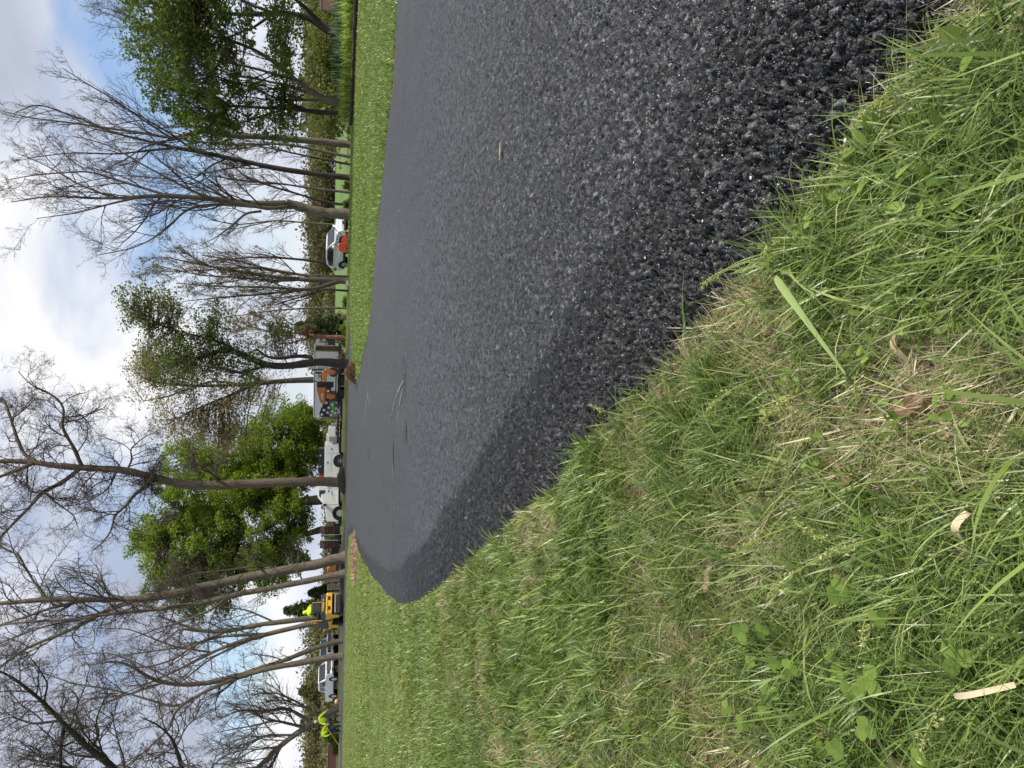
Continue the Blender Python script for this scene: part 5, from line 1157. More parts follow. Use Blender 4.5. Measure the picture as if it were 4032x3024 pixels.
# ---------------------------------------------------------------- people
def skinned(name, joints, edges, radii, mat, parent, root=0, sub=1):
    me = bpy.data.meshes.new(name); me.from_pydata([tuple(j) for j in joints], edges, [])
    o = link(me, name, parent, [mat]); md = o.modifiers.new('Skin', 'SKIN'); md.use_smooth_shade = True
    sv = me.skin_vertices[0].data
    for i, r in enumerate(radii): sv[i].radius = (r, r) if not isinstance(r, tuple) else r; sv[i].use_root = (i == root)
    s2 = o.modifiers.new('Sub', 'SUBSURF'); s2.levels = sub; s2.render_levels = sub
    return o
def person(label, J, shirt, trousers, hairmat=None, hood=False, grp=None, hand_curl=0.5, hat=None):
    """J: world joints as dict: pel, chest, neck, head, shl, ell, wrl, shr, elr, wrr, hil, knl, anl, tol, ... """
    base = (J['pel'][0], J['pel'][1], min(J['anl'][2], J['anr'][2]) - .08)
    t = empty('person', base, 0, label, 'person', grp); o = Vector(base); K = {k: Vector(v) - o for k, v in J.items()}
    names = ['pel', 'belly', 'chest', 'neck', 'head', 'crown', 'shl', 'ell', 'wrl', 'pml', 'shr', 'elr', 'wrr', 'pmr', 'hil', 'knl', 'anl', 'tol', 'hir', 'knr', 'anr', 'tor']
    K['belly'] = (K['pel'] + K['chest']) / 2; K['crown'] = K['head'] + (K['head'] - K['neck']).normalized() * .09
    for s in 'lr': K['pm' + s] = K['wr' + s] + (K['wr' + s] - K['el' + s]).normalized() * .085
    R = dict(pel=.13, belly=.13, chest=.15, neck=.055, head=.095, crown=.07, sh=.062, el=.042, wr=.028, pm=.034, hi=.088, kn=.058, an=.038, to=.036)
    E = [('pel', 'belly'), ('belly', 'chest'), ('chest', 'neck'), ('neck', 'head'), ('head', 'crown')]
    for s in 'lr': E += [('chest', 'sh' + s), ('sh' + s, 'el' + s), ('el' + s, 'wr' + s), ('wr' + s, 'pm' + s), ('pel', 'hi' + s), ('hi' + s, 'kn' + s), ('kn' + s, 'an' + s), ('an' + s, 'to' + s)]
    P = [K[n] for n in names]; rad = [R[n] if n in R else R[n[:2]] for n in names]; ed = [(names.index(a), names.index(b)) for a, b in E]
    # five fingers on each hand, bent round towards the palm
    for s in 'lr':
        pm = K['pm' + s]; d = (pm - K['wr' + s]).normalized(); side = d.cross(Vector((0, 0, 1))); side = side.normalized() if side.length > .1 else Vector((1, 0, 0)); dn = d.cross(side).normalized()
        if dn.z > 0: dn = -dn
        for k, (off, ln) in enumerate(((-.030, .062), (-.010, .074), (.010, .070), (.030, .056), (.040, .048))):
            if k == 4: p1 = pm - d * .05 + side * .045; p2 = p1 + (d * .6 + side * .4) * ln; r0 = names.index('pm' + s)
            else: p1 = pm + d * .03 + side * off; p2 = p1 + (d * .75 + dn * hand_curl * .6) * ln * .6; r0 = names.index('pm' + s)
            p3 = p2 + (d * .3 + dn * hand_curl) * ln * .5; i = len(P); P += [p1, p2, p3]; rad += [.010, .0095, .008]; ed += [(r0, i), (i, i + 1), (i + 1, i + 2)]
    skinned('body', P, ed, rad, SKIN, t, 0, 1)
    # clothing: shirt and trousers as slightly larger skins
    sn = ['pel', 'belly', 'chest', 'nk', 'shl', 'ell', 'cl', 'shr', 'elr', 'cr']
    K['nk'] = K['chest'] + (K['neck'] - K['chest']) * .75; K['cl'] = K['ell'] + (K['wrl'] - K['ell']) * .9; K['cr'] = K['elr'] + (K['wrr'] - K['elr']) * .9
    sr = [.165, .17, .19, .085, .09, .068, .05, .09, .068, .05]; se = [(0, 1), (1, 2), (2, 3), (2, 4), (4, 5), (5, 6), (2, 7), (7, 8), (8, 9)]
    sP = [K[n] for n in sn]
    if hood: sP += [K['head'] * 1.0, K['crown'] * 1.0]; sr += [.135, .10]; se += [(3, 10), (10, 11)]
    skinned('shirt', sP, se, sr, shirt, t, 0, 1)
    tn = ['pel', 'hil', 'knl', 'al', 'hir', 'knr', 'ar']
    for s in 'lr': K['a' + s] = K['kn' + s] + (K['an' + s] - K['kn' + s]) * .92
    skinned('trousers', [K[n] for n in tn], [(0, 1), (1, 2), (2, 3), (0, 4), (4, 5), (5, 6)], [.18, .135, .105, .085, .135, .105, .085], trousers, t, 0, 1)
    for s in 'lr':
        skinned('boot', [K['an' + s] + Vector((0, 0, .05)), K['an' + s] - Vector((0, 0, .03)), K['to' + s]], [(0, 1), (1, 2)], [.058, .055, .045], BLACK, t, 1, 1)
    hd = K['head']; f = Vector(J.get('face', (0, -1, 0))).normalized(); q = f.to_track_quat('Y', 'Z').to_matrix().to_4x4()
    if not hood:
        b = BM(); b.ball((0, -.02, .035), .105, .115, .10, 8); bmesh.ops.transform(b.b, matrix=Matrix.Translation(hd) @ q, verts=b.b.verts); b.obj('cap' if hat else 'hair', hat or hairmat, t, True)
    b = BM(); b.ball((0, .10, -.01), .014, .026, .022, 5); b.ball((.098, 0, -.005), .012, .025, .035, 5); b.ball((-.098, 0, -.005), .012, .025, .035, 5); b.box(-.028, .028, .084, .098, -.062, -.052); bmesh.ops.transform(b.b, matrix=Matrix.Translation(hd) @ q, verts=b.b.verts); b.obj('face', SKIN, t, True)
    b = BM(); b.ball((.034, .088, .012), .012, .01, .009, 5); b.ball((-.034, .088, .012), .012, .01, .009, 5); bmesh.ops.transform(b.b, matrix=Matrix.Translation(hd) @ q, verts=b.b.verts); b.obj('eyes', BLACK, t, True)
    return t
JEANS = pmat('blue_jeans', (0.03, 0.045, 0.09), 0.9, var=0.25, bump=0.5, bscale=14); BROWNP = pmat('brown_work_trousers', (0.10, 0.08, 0.06), 0.9, var=0.25, bump=0.5, bscale=14); HAIR = pmat('dark_hair', (0.02, 0.015, 0.012), 0.8)
def z6(x, y, D): return at(1100 + x * 350 / 1108, 2500 + y * 524 / 1659, D)
WD = 54.0; gzw = float(tz(z6(745, 1100, WD).x, WD))
def foot(y, D): p = z6(745, y, D); return Vector((p.x, D, float(tz(p.x, D)) + .08))
A1 = dict(pel=z6(597, 1052, WD), chest=z6(523, 1062, WD - .08), neck=z6(478, 1072, WD - .12), head=z6(458, 1082, WD - .05),
          shl=z6(508, 1098, WD - .1), ell=z6(560, 1108, WD - .2), wrl=z6(592, 1118, WD - .38), shr=z6(500, 1028, WD - .1), elr=z6(540, 985, WD - .15), wrr=z6(588, 946, WD - .2),
          hil=z6(606, 1070, WD), knl=z6(672, 1078, WD - .1), anl=foot(1092, WD + .05), hir=z6(606, 1034, WD), knr=z6(668, 1020, WD - .12), anr=foot(1000, WD), face=(-.3, -.6, -.5))
A1['tol'] = A1['anl'] + Vector((-.05, -.17, -.04)); A1['tor'] = A1['anr'] + Vector((-.02, -.18, -.04))
person('worker in lime hi-vis shirt and brown trousers, one arm stretched out sideways', A1, HIVIS, BROWNP, hat=pmat('pale_cap', (0.6, 0.6, 0.55), .8))
B1 = dict(pel=z6(618, 1180, WD - .3), chest=z6(556, 1222, WD - .45), neck=z6(520, 1262, WD - .55), head=z6(500, 1298, WD - .62),
          shl=z6(545, 1258, WD - .62), ell=z6(590, 1262, WD - .8), wrl=z6(628, 1240, WD - .85), shr=z6(530, 1212, WD - .35), elr=z6(560, 1158, WD - .5), wrr=z6(580, 1128, WD - .7),
          hil=z6(624, 1192, WD - .3), knl=z6(682, 1200, WD - .45), anl=foot(1196, WD - .3), hir=z6(624, 1168, WD - .3), knr=z6(680, 1152, WD - .4), anr=foot(1128, WD - .2), face=(-.7, -.3, -.6))
B1['tol'] = B1['anl'] + Vector((-.14, -.12, -.04)); B1['tor'] = B1['anr'] + Vector((-.15, -.1, -.04))
person('worker in lime hi-vis shirt and dark jeans bending over a yellow handled rake', B1, HIVIS, JEANS, HAIR)
p0, p1 = z6(566, 1112, WD - .72), z6(628, 1240, WD - .86); d_ = (p1 - p0).normalized(); p2 = p1 + d_ * .98; p2.z = float(tz(p2.x, p2.y)) + .06
t = empty('asphalt_rake', tuple(p2), 0, 'yellow handled asphalt rake held by the bending worker', 'rake')
BM().cyl(tuple(p0 - p2), (0, 0, 0), .02, 8).obj('handle', YELLOW, t); BM().box(-.05, .02, -.35, .35, -.05, .03, .005).obj('rake_head', GREYM, t)
# roller driver, sitting, seen from behind
def rl(x, y, z):
    a = math.radians(90 + 38); return Vector((RLX + x * math.cos(a) - y * math.sin(a), RD + x * math.sin(a) + y * math.cos(a), z + .03))
fw_ = rl(1, 0, 0) - rl(0, 0, 0)
D1 = dict(pel=rl(-.25, 0, 1.64), chest=rl(-.22, .03, 2.06), neck=rl(-.14, .05, 2.34), head=rl(-.06, .07, 2.50), shl=rl(-.22, .25, 2.22), ell=rl(-.10, .40, 1.98), wrl=rl(.05, .24, 1.98), shr=rl(-.22, -.20, 2.20), elr=rl(-.10, -.44, 2.0), wrr=rl(.05, -.26, 1.90),
          hil=rl(-.2, .12, 1.62), knl=rl(.22, .36, 1.62), anl=rl(.22, .46, 1.44), hir=rl(-.2, -.12, 1.62), knr=rl(.22, -.36, 1.62), anr=rl(.22, -.46, 1.44), face=tuple(fw_))
D1['tol'] = D1['anl'] + fw_ * .18; D1['tor'] = D1['anr'] + fw_ * .18
person('hooded driver in lime hi-vis top sitting on the yellow road roller, seen from behind', D1, HIVIS, BROWNP, hood=True)

# ---------------------------------------------------------------- buildings and fences far behind
CREAM = pmat('cream_siding', (0.66, 0.58, 0.47), 0.8, var=0.05); ROOFG = pmat('grey_shingles', (0.11, 0.105, 0.10), 0.9, var=0.25, scale=20, bump=0.4)
def house(loc, rz, label, w=11, d=8, hw=2.4, hr=4.3, wall=CREAM, roof=ROOFG):
    t = empty('house', loc, rz, label, 'house')
    BM().box(-w / 2, w / 2, -d / 2, d / 2, -.2, hw).obj('wall', wall, t)
    b = BM(); vs = [b.b.verts.new(p) for p in ((-w / 2 - .3, -d / 2 - .4, hw - .1), (w / 2 + .3, -d / 2 - .4, hw - .1), (w / 2 + .3, d / 2 + .4, hw - .1), (-w / 2 - .3, d / 2 + .4, hw - .1), (-w / 2 - .3, 0, hr), (w / 2 + .3, 0, hr))]
    for f in ((0, 1, 5, 4), (2, 3, 4, 5), (1, 2, 5), (3, 0, 4), (3, 2, 1, 0)): b.b.faces.new([vs[i] for i in f])
    b.obj('roof', roof, t)
    g = BM(); x0 = w / 2 - 3.4
    g.b.faces.new([g.b.verts.new(p) for p in ((x0 - 1.6, -d / 2 - 1.2, -.2), (x0 + 1.9, -d / 2 - 1.2, -.2), (x0 + 1.9, -d / 2 - 1.2, hw), (x0 + .15, -d / 2 - 1.2, hr - .2), (x0 - 1.6, -d / 2 - 1.2, hw))])
    g.box(x0 - 1.6, x0 + 1.9, -d / 2 - 1.195, -d / 2 - .002, -.2, hw); g.obj('gable_wall', wall, t)
    b = BM(); b.prism([(x0 - 1.9, hw - .25), (x0 + .15, hr), (x0 + 2.2, hw - .25), (x0 + 2.2, hw - .1), (x0 + .15, hr + .16), (x0 - 1.9, hw - .1)], -d / 2 - 1.5, 0); b.obj('gable_roof', roof, t)
    for x in (-w / 2 + 1.6, -w / 2 + 4.2, x0 + .15, x0 + 2.6):
        yy = -d / 2 - 1.2 if abs(x - x0 - .15) < .01 else -d / 2
        f = BM().box(x - .45, x + .45, yy - .06, yy - .01, .9, 2.0, .01).obj('window', pmat('window_frame', (0.6, .58, .52), .6), t); BM().box(x - .38, x + .38, yy - .07, yy - .062, .97, 1.93).obj('pane', GLASS, f)
_p = at(1330, 1372, 110); house((_p.x, 110, float(tz(_p.x, 110))), math.radians(-12), 'cream house with grey gabled roof behind the open end of the white trailer', w=4.6, hw=2.4, hr=3.9)
BRICK = pmat('brick', (0.17, 0.075, 0.055), .9, var=.2, scale=12)
def wallthing(name, X0, X1, Y0, Y1, D, label, mat, cat):
    a, b = at(X1, Y1, D), at(X1, Y0, D); top = at(X0, (Y0 + Y1) / 2, D).z; gz = float(tz(a.x, D)); w = abs(b.x - a.x); t = empty(name, ((a.x + b.x) / 2, D, gz), 0, label, cat)
    n = int((top - gz) / .12) + 1; o = BM()
    for k in range(n): o.box(-w / 2 + (.004 if k % 2 else 0), w / 2 - (.004 if k % 2 else 0), -.12 + .003 * (k % 2), .12, -.2 if k == 0 else k * .12 + .008, k * .12 + .115)
    o.obj('brickwork', mat, t); BM().box(-w / 2 - .04, w / 2 + .04, -.16, .16, n * .12 + .003, n * .12 + .07, .01).obj('coping', GREYM, t)
wallthing('brick_wall', 1294, 1325, 2925, 3060, 84, 'low brick wall under the brushwood behind the workers', BRICK, 'wall')
wallthing('brick_wall', 1268, 1325, -60, 45, 64, 'reddish brick wall behind the iris leaves', pmat('red_brick', (0.26, 0.13, 0.11), .9, var=.15, scale=12), 'wall')
FW = pmat('weathered_wood', (0.19, 0.16, 0.13), .9, var=.3, scale=6, bump=.4)
a = at(1340, 2352, 58); b_ = at(1340, 2225, 60); t = empty('wooden_fence', (a.x, 58, float(tz(a.x, 58))), 0, 'weathered grey board fence between the roller and the leaning trunks', 'fence'); w = b_.x - a.x
for i in range(5):
    x = w * i / 4; BM().box(x - .05, x + .05, -.05 + i * .5, .05 + i * .5, -.1, 1.25).obj('post', FW, t)
for i in range(4):
    for k in range(5): BM().box(w * i / 4 + .052, w * (i + 1) / 4 - .052, -.02 + i * .5, .015 + i * .5, .12 + k * .23 + .02 * ((i + k) % 2), .31 + k * .23 + .02 * ((i * k) % 2)).obj('board', FW, t)

# ---------------------------------------------------------------- small things round the road
def lump(name, loc, rx, ry, h, mat, label, cat, seed=1, strands=0, smat=None, sl=.18, rough=.25):
    rng = np.random.default_rng(seed); n = 40; t = empty(name, loc, 0, label, cat)
    g = np.linspace(-1, 1, n); X, Y = np.meshgrid(g, g, indexing='ij'); r = np.hypot(X, Y); z = h * np.clip(1 - r ** 1.8, 0, 1) ** .8 * (1 - rough + 2 * rough * fbm(X * 4 + seed, Y * 4, seed, 4)) - .05 * (r > .95)
    idx = np.arange(n * n).reshape(n, n); F = np.stack([idx[:-1, :-1], idx[1:, :-1], idx[1:, 1:], idx[:-1, 1:]], -1).reshape(-1, 4)
    F = F[(r.ravel()[F] < 1.08).all(1)]
    link(npmesh(name, np.stack([X.ravel() * rx, Y.ravel() * ry, z.ravel()], 1), F, True), 'heap', t, [mat])
    if strands:
        a = rng.random(strands) * 6.28; q = np.sqrt(rng.random(strands)); x, y = q * np.cos(a), q * np.sin(a); zz = h * np.clip(1 - q ** 1.8, 0, 1) ** .8
        V, F, v = blades('s', np.stack([x * rx, y * ry, zz], 1), sl * (0.5 + rng.random(strands)), np.full(strands, .012), rng.random(strands) * 6.28, 0.5 + rng.random(strands) * 1.2, rng.normal(0, .6, strands), rng.random(strands), 3, None)
        link(npmesh(name + 's', V, F, False, {'v': v}), 'loose_strands', t, [smat])
    return t
DEB = leafmat('dead_debris', [(0, (0.12, 0.065, 0.04)), (.5, (0.26, 0.15, 0.10)), (1, (0.42, 0.28, 0.19))], .1)
DEB2 = leafmat('dry_turf', [(0, (0.20, 0.11, 0.07)), (.5, (0.42, 0.27, 0.18)), (1, (0.58, 0.42, 0.30))], .1)
p = gp(1399, 1468, .03); lump('debris_heap', (p[0], p[1], float(tz(*p))), .36, .30, .30, pmat('root_soil', (0.12, 0.07, 0.045), .95, var=.4, scale=20), 'heap of brown roots and dead grass on the lawn tip before the flatbed trailer', 'heap', 3, 1500, DEB, .13)
p = gp(1402, 2190, 0); lump('turf_scrap', (p[0], p[1], 0.01), .75, .9, .07, pmat('dry_soil', (0.28, 0.17, 0.11), .95, var=.3, scale=20), 'strip of dried pinkish turf lying on the lawn tip before the leaning trunks', 'turf', 5, 1800, DEB2, .12)
p = at(1350, 1888, 51); lump('mulch_mound', (p.x, 51, .10), 1.05, .9, .50, MULCH, 'dark mulch mound round the foot of the tallest bare tree', 'mound', 7, 0, None, .1, .15)
p = at(1340, 2238, 46.5); lump('mulch_mound', (p.x, 46.8, 0), 2.6, .9, .34, MULCH, 'long dark mulch strip under the two parallel leaning trunks', 'mound', 8, 0, None)
p = place(1360, 1118, 46.5); t = empty('stone_block', p, .3, 'pale square stone block at the foot of the multi stemmed tree', 'stone'); BM().box(-.17, .17, -.15, .15, -.03, .25, .025).obj('block', pmat('pale_stone', (0.55, 0.47, 0.40), .85, var=.1, bump=.4), t)
p = place(1336, 2762, 66); t = empty('round_boulder', p, 0, 'round pale orange boulder near the tail of the white pickup', 'boulder'); BM().ball((0, 0, .17), .21, .20, .19, 12).obj('stone', pmat('tan_stone', (0.62, 0.38, 0.25), .8, var=.1, bump=.4), t, True)

# planting bed along the right lawn
def bedpt(Y, D): q = at(1390, Y, D); return (q.x, D)
FR = [bedpt(-90, 27.3), bedpt(0, 28.0), bedpt(120, 29.2), bedpt(250, 30.4), bedpt(380, 31.8), bedpt(455, 32.6), bedpt(492, 33.6)]
BKp = [bedpt(470, 35.4), bedpt(300, 35.6), bedpt(100, 35.0), bedpt(-90, 34)]
b = BM(); P = FR + BKp; vs = [b.b.verts.new((x, y, float(tz(x, y)) + .16)) for x, y in P]; f = b.b.faces.new(vs)
b.obj('mulch_bed', MULCH, None); tag(bpy.data.objects['mulch_bed'], kind='structure')
t = empty('bed_edging', (FR[1][0], FR[1][1], 0), 0, 'dark rough edging along the front of the planting bed', 'edging'); b = BM(); o_ = Vector((FR[1][0], FR[1][1], 0)); rr = random.Random(3)
for (x0, y0), (x1, y1) in zip(FR[:-1], FR[1:]):
    n = 9
    for k in range(n):
        p, q = Vector((x0 + (x1 - x0) * k / n, y0 + (y1 - y0) * k / n, 0)), Vector((x0 + (x1 - x0) * (k + .97) / n, y0 + (y1 - y0) * (k + .97) / n, 0)); z = float(tz(p.x, p.y)) + .09
        b.cyl(tuple(p - o_ + Vector((0, 0, z + rr.uniform(-.012, .012)))), tuple(q - o_ + Vector((0, 0, z + rr.uniform(-.012, .012)))), .062 + rr.uniform(-.018, .018), 9)
b.obj('edging_log', MULCH, t)
IR = leafmat('iris_leaves', [(0, (0.05, 0.10, 0.045)), (.6, (0.13, 0.23, 0.12)), (1, (0.42, 0.52, 0.38))], .25); DL = leafmat('daylily_leaves', [(0, (0.12, 0.19, 0.03)), (.5, (0.34, 0.44, 0.08)), (1, (0.62, 0.68, 0.24))], .4)
def fan_plant(name, x, y, h, w, n, mat, label, cat, grp, seed, lean=.45, curl=.6, rad=.3):
    rng = np.random.default_rng(seed); z = float(tz(x, y)) + .14; t = empty(name, (x, y, z), 0, label, cat, grp)
    a = rng.random(n) * 6.28; r = rad * np.sqrt(rng.random(n)); V, F, v = blades('b', np.stack([r * np.cos(a), r * np.sin(a), 0 * a], 1), h * (.6 + .5 * rng.random(n)), w * (.7 + .6 * rng.random(n)), a + rng.normal(0, .5, n), lean * rng.random(n), curl * rng.random(n), rng.random(n), 6, None)
    link(npmesh(name, V, F, True, {'v': v}), 'leaves', t, [mat]); return t
rr = random.Random(9)
ORDX = ['first', 'second', 'third', 'fourth', 'fifth', 'sixth', 'seventh', 'eighth', 'ninth', 'tenth', 'eleventh', 'twelfth', 'thirteenth', 'fourteenth', 'fifteenth', 'sixteenth', 'seventeenth', 'eighteenth', 'nineteenth']
for i in range(13):
    Y = -70 + i * 35; D = 30.2 + i * .28 + rr.uniform(-.2, .3); q = at(1350, Y, D)
    fan_plant('iris_plant', q.x, D, .95 + rr.uniform(-.08, .08) - .02 * max(0, i - 8), .090, 30, IR, 'upright bluish green iris clump, %s counted from the wall end of the bed' % ORDX[i], 'iris', 'iris clumps in the planting bed', 100 + i, .38, .45, .36)
for i in range(19):
    Y = -80 + i * 30; D = 28.6 + i * .26 + rr.uniform(0, .4); q = at(1370, Y, D)
    fan_plant('daylily_plant', q.x, D, .62 + rr.uniform(-.06, .1), .046, 46, DL, 'arching lime green daylily clump, %s counted from the wall end of the bed' % ORDX[i], 'daylily', 'daylily clumps along the bed front', 200 + i, .6, 1.5, .28)
# shrubs by the meadow
bush('shrub', 1365, 508, 44, 46, 26, 'low round green shrub just past the end of the planting bed', seed=301, lf=LF_DARK, leaf=.05)
bush('shrub', 1368, 552, 47, 18, 18, 'very small dark shrub beside the smooth grey trunk', seed=302, lf=LF_DARK, n=700, leaf=.05)
bush('shrub', 1368, 728, 48, 42, 32, 'feathery green shrub between two bare trunks beside the dark slim tree', seed=303, lf=LF_OLIVE, leaf=.06)
bush('shrub', 1368, 805, 47, 42, 28, 'leafy green shrub beside the largest bare tree', seed=304, lf=LF_DARK, leaf=.07)
bush('shrub', 1366, 1190, 52, 62, 26, 'broad green shrub in front of the meadow beside the pale stone', seed=305, lf=LF_DARK, leaf=.06)
bush('shrub', 1364, 1250, 54, 30, 32, 'reddish brown bare shrub beside the spruce', seed=306, lf=LF_BUD, leaf=.04, n=1300, tw=TW_R)
bush('shrub', 1362, 1302, 52, 60, 30, 'green leafy shrub in the mulch below the spruce', seed=307, lf=LF_MAPLE, leaf=.08)
bush('shrub', 1360, 1350, 52, 50, 26, 'dark low shrub in front of the ladder ramps', seed=308, lf=LF_DARK, leaf=.06)
bush('shrub', 1358, 1406, 50, 36, 30, 'small bush with ochre young leaves at the foot of the curving budding tree', seed=309, lf=LF_BUD, leaf=.06)
bush('shrub', 1350, 2167, 52, 20, 16, 'small bright green tuft beneath the raised ramps', seed=310, lf=LF_MAPLE, leaf=.05, n=600)
bush('shrub', 1350, 2247, 46, 22, 12, 'small rounded weed in the mulch by the leaning trunks', seed=311, lf=LF_MAPLE, leaf=.04, n=500)
bush('shrub', 1340, 2895, 58, 60, 60, 'dark green bush behind the bending worker', seed=312, lf=LF_DARK, leaf=.09, n=3500)
bush('shrub', 1340, 2935, 62, 70, 30, 'low weedy growth in front of the low brick wall', seed=313, lf=LF_OLIVE, leaf=.08)
p = place(1362, 1318, 51.5); lump('mulch_strip', p, 3.4, .8, .14, MULCH, 'long dark mulch strip under the shrubs beside the flatbed trailer', 'mulch', 11)

# ================================================================ small things in the foreground turf and on the asphalt
CLOV = leafmat('clover_leaves', [(0, (0.09, 0.15, 0.025)), (.5, (0.16, 0.25, 0.04)), (.85, (0.26, 0.36, 0.07)), (1, (0.34, 0.38, 0.07))], .35, .5)
WEED = leafmat('weed_leaves', [(0, (0.10, 0.17, 0.03)), (.5, (0.19, 0.28, 0.05)), (1, (0.32, 0.42, 0.09))], .35, .5)
DEAD = leafmat('dead_leaf', [(0, (0.12, 0.07, 0.04)), (.5, (0.32, 0.21, 0.14)), (1, (0.54, 0.42, 0.30))], .2, .8)
def disc(bm_pts, n=14): pass
def oval(c, d, s, L_, W_, nrm, cup=.15, notch=.0, n=12):
    """a leaf blade as a fan of faces: c base point, d direction, s side"""
    V = [c]; F = []
    for k in range(n + 1):
        t = k / n; a = -math.pi + 2 * math.pi * t
        x = L_ * .5 * (1 + math.cos(a)) if True else 0
        y = W_ * .5 * math.sin(a); x *= (1 - notch * max(0, math.cos(a)) ** 8)
        V.append(c + d * x + s * y + nrm * cup * (abs(y) * 1.0 - .3 * L_ * (x / L_) ** 2))
    mid = c + d * L_ * .5; V[0] = mid
    for k in range(n): F.append((0, k + 1, k + 2))
    return V, F
def leafset(name, sets, mat, parent, vals):
    V, F, A = [], [], []
    for (vs, fs), v in zip(sets, vals):
        b = len(V); V += [tuple(p) for p in vs]; F += [tuple(i + b for i in f) for f in fs]; A += [v] * len(vs)
    me = npmesh(name, np.array(V), np.array(F), True, {'v': np.array(A)}); return link(me, name, parent, [mat])
ORD = ['closest', 'second closest', 'third closest', 'fourth closest', 'fifth closest', 'sixth closest', 'seventh closest', 'eighth closest', 'ninth closest', 'tenth closest', 'eleventh closest', 'twelfth closest', 'thirteenth closest', 'fourteenth closest', 'fifteenth closest', 'sixteenth closest', 'seventeenth closest', 'eighteenth closest', 'nineteenth closest', 'twentieth closest', 'twenty first closest', 'twenty second closest', 'twenty third closest', 'twenty fourth closest', 'twenty fifth closest', 'twenty sixth closest', 'twenty seventh closest']
ORDN = ['first', 'second', 'third', 'fourth', 'fifth', 'sixth', 'seventh', 'eighth', 'ninth', 'tenth', 'eleventh', 'twelfth', 'thirteenth', 'fourteenth', 'fifteenth', 'sixteenth', 'seventeenth', 'eighteenth', 'nineteenth', 'twentieth']
MARKS = [('the pebble', 3640, 775), ('the wide pale blade', 3260, 1290), ('the largest dead leaf', 3630, 1590), ('the flat wood chip', 3840, 2070), ('the yellow edged clover', 3590, 2640), ('the straw stalk', 3930, 2710)]
def rank_labels(items, noun):
    # name each of a kind by how close it lies to the nearest findable landmark
    near = {}
    for i, (X, Y) in enumerate(items):
        x, y = gp(X, Y); q = min(range(len(MARKS)), key=lambda j: math.dist((x, y), gp(MARKS[j][1], MARKS[j][2])))
        near.setdefault(q, []).append((math.dist((x, y), gp(MARKS[q][1], MARKS[q][2])), i))
    out = {}
    for q, l in near.items():
        for r, (_, i) in enumerate(sorted(l)): out[i] = (ORD[min(r, 26)], MARKS[q][0])
    return out
STEM = pmat('green_stem', (0.22, 0.28, 0.05), .6)
rr = random.Random(77)
CL_L = []
def clover(X, Y, size, seed, label=None, yellow=0.0):
    size *= 0.74
    r = random.Random(seed); x, y = gp(X, Y); z = float(tz(x, y)); h = .022 + r.random() * .028
    t = empty('clover', (x, y, z), 0, label, 'clover', None if yellow else 'clover plants in the foreground turf')
    top = Vector((r.uniform(-.01, .01), r.uniform(-.01, .01), h)); sets, vals = [], []
    a0 = r.random() * 6.28; tilt = Vector((r.uniform(-.3, .3), r.uniform(-.5, -.1), 1)).normalized()
    for k in range(3):
        a = a0 + k * 2.094 + r.uniform(-.15, .15); d = Vector((math.cos(a), math.sin(a), 0)); d = (d - tilt * d.dot(tilt)).normalized(); s = tilt.cross(d)
        sets.append(oval(top, d, s, size, size * .95, tilt, .22, .12)); vals.append(min(1, r.uniform(.1, .75) + yellow))
    o = leafset('leaflets', sets, CLOV, t, vals)
    BM().cyl((0, 0, -.005), tuple(top), .0009, 6).obj('stem', STEM, t)
CLV = ([(3040, 2510, .021), (3105, 2480, .017), (3125, 2700, .023), (3080, 2770, .018), (3230, 2640, .020), (3265, 2720, .022), (3170, 2600, .015), (3470, 2330, .025), (3410, 2350, .018), (3480, 2740, .022), (3560, 2870, .018), (3300, 2900, .022),
                               (3200, 2960, .019), (3350, 2560, .016), (3390, 2650, .018), (3680, 2640, .017), (2980, 2800, .016), (3060, 2880, .018), (3450, 2960, .021), (3900, 2530, .022), (3850, 2960, .02), (3010, 2620, .015), (3150, 2820, .015), (3620, 2430, .016), (2520, 2830, .017), (2250, 2850, .016), (2640, 2870, .018)])
rk = rank_labels([c[:2] for c in CLV], 'clover')
for i, (X, Y, s) in enumerate(CLV):
    clover(X, Y, s, 500 + i, '%s three leaved clover, %s of its group to %s' % ('large' if s > .021 else 'small' if s < .018 else 'medium', rk[i][0], rk[i][1]))
clover(3590, 2640, .023, 560, 'clover with yellow edged leaflets in the nearest foreground turf', .35)
def rosette(X, Y, n, L_, seed, label):
    L_ = min(L_, .012 + (L_ - .012) * .55) if L_ > .012 else L_
    r = random.Random(seed); x, y = gp(X, Y); t = empty('broadleaf_weed', (x, y, float(tz(x, y))), 0, label, 'weed', 'broadleaf weeds at the turf edge')
    sets, vals = [], []
    for k in range(n):
        a = r.random() * 6.28; el = r.uniform(.2, 1.1); d = Vector((math.cos(a) * math.cos(el), math.sin(a) * math.cos(el), math.sin(el))); s = d.cross(Vector((0, 0, 1))).normalized(); nn = s.cross(d)
        c = Vector((r.gauss(0, .012), r.gauss(0, .012), .008 + r.random() * .03)); sets.append(oval(c, d, s, L_ * r.uniform(.6, 1.2), L_ * .55, nn, .2)); vals.append(r.random())
    leafset('leaves', sets, WEED, t, vals)
RST = ([(3520, 690, 12, .022), (3440, 740, 12, .018), (3360, 780, 14, .014), (3480, 560, 8, .026), (3740, 720, 8, .026), (3660, 690, 8, .028), (3840, 560, 10, .024), (3560, 520, 10, .022), (3900, 180, 8, .030), (3300, 900, 14, .012), (3240, 960, 14, .012),
                                 (3130, 1040, 16, .012), (3060, 1270, 16, .011), (3200, 1500, 18, .011), (3060, 1600, 14, .011), (3650, 1300, 16, .011), (3800, 1270, 14, .012), (3480, 1350, 14, .012), (3610, 1640, 14, .012), (3870, 1600, 16, .012), (3260, 1820, 14, .011), (3440, 1930, 14, .011), (3560, 2110, 14, .012), (3300, 1730, 12, .012), (3700, 900, 8, .03), (3850, 800, 8, .026)])
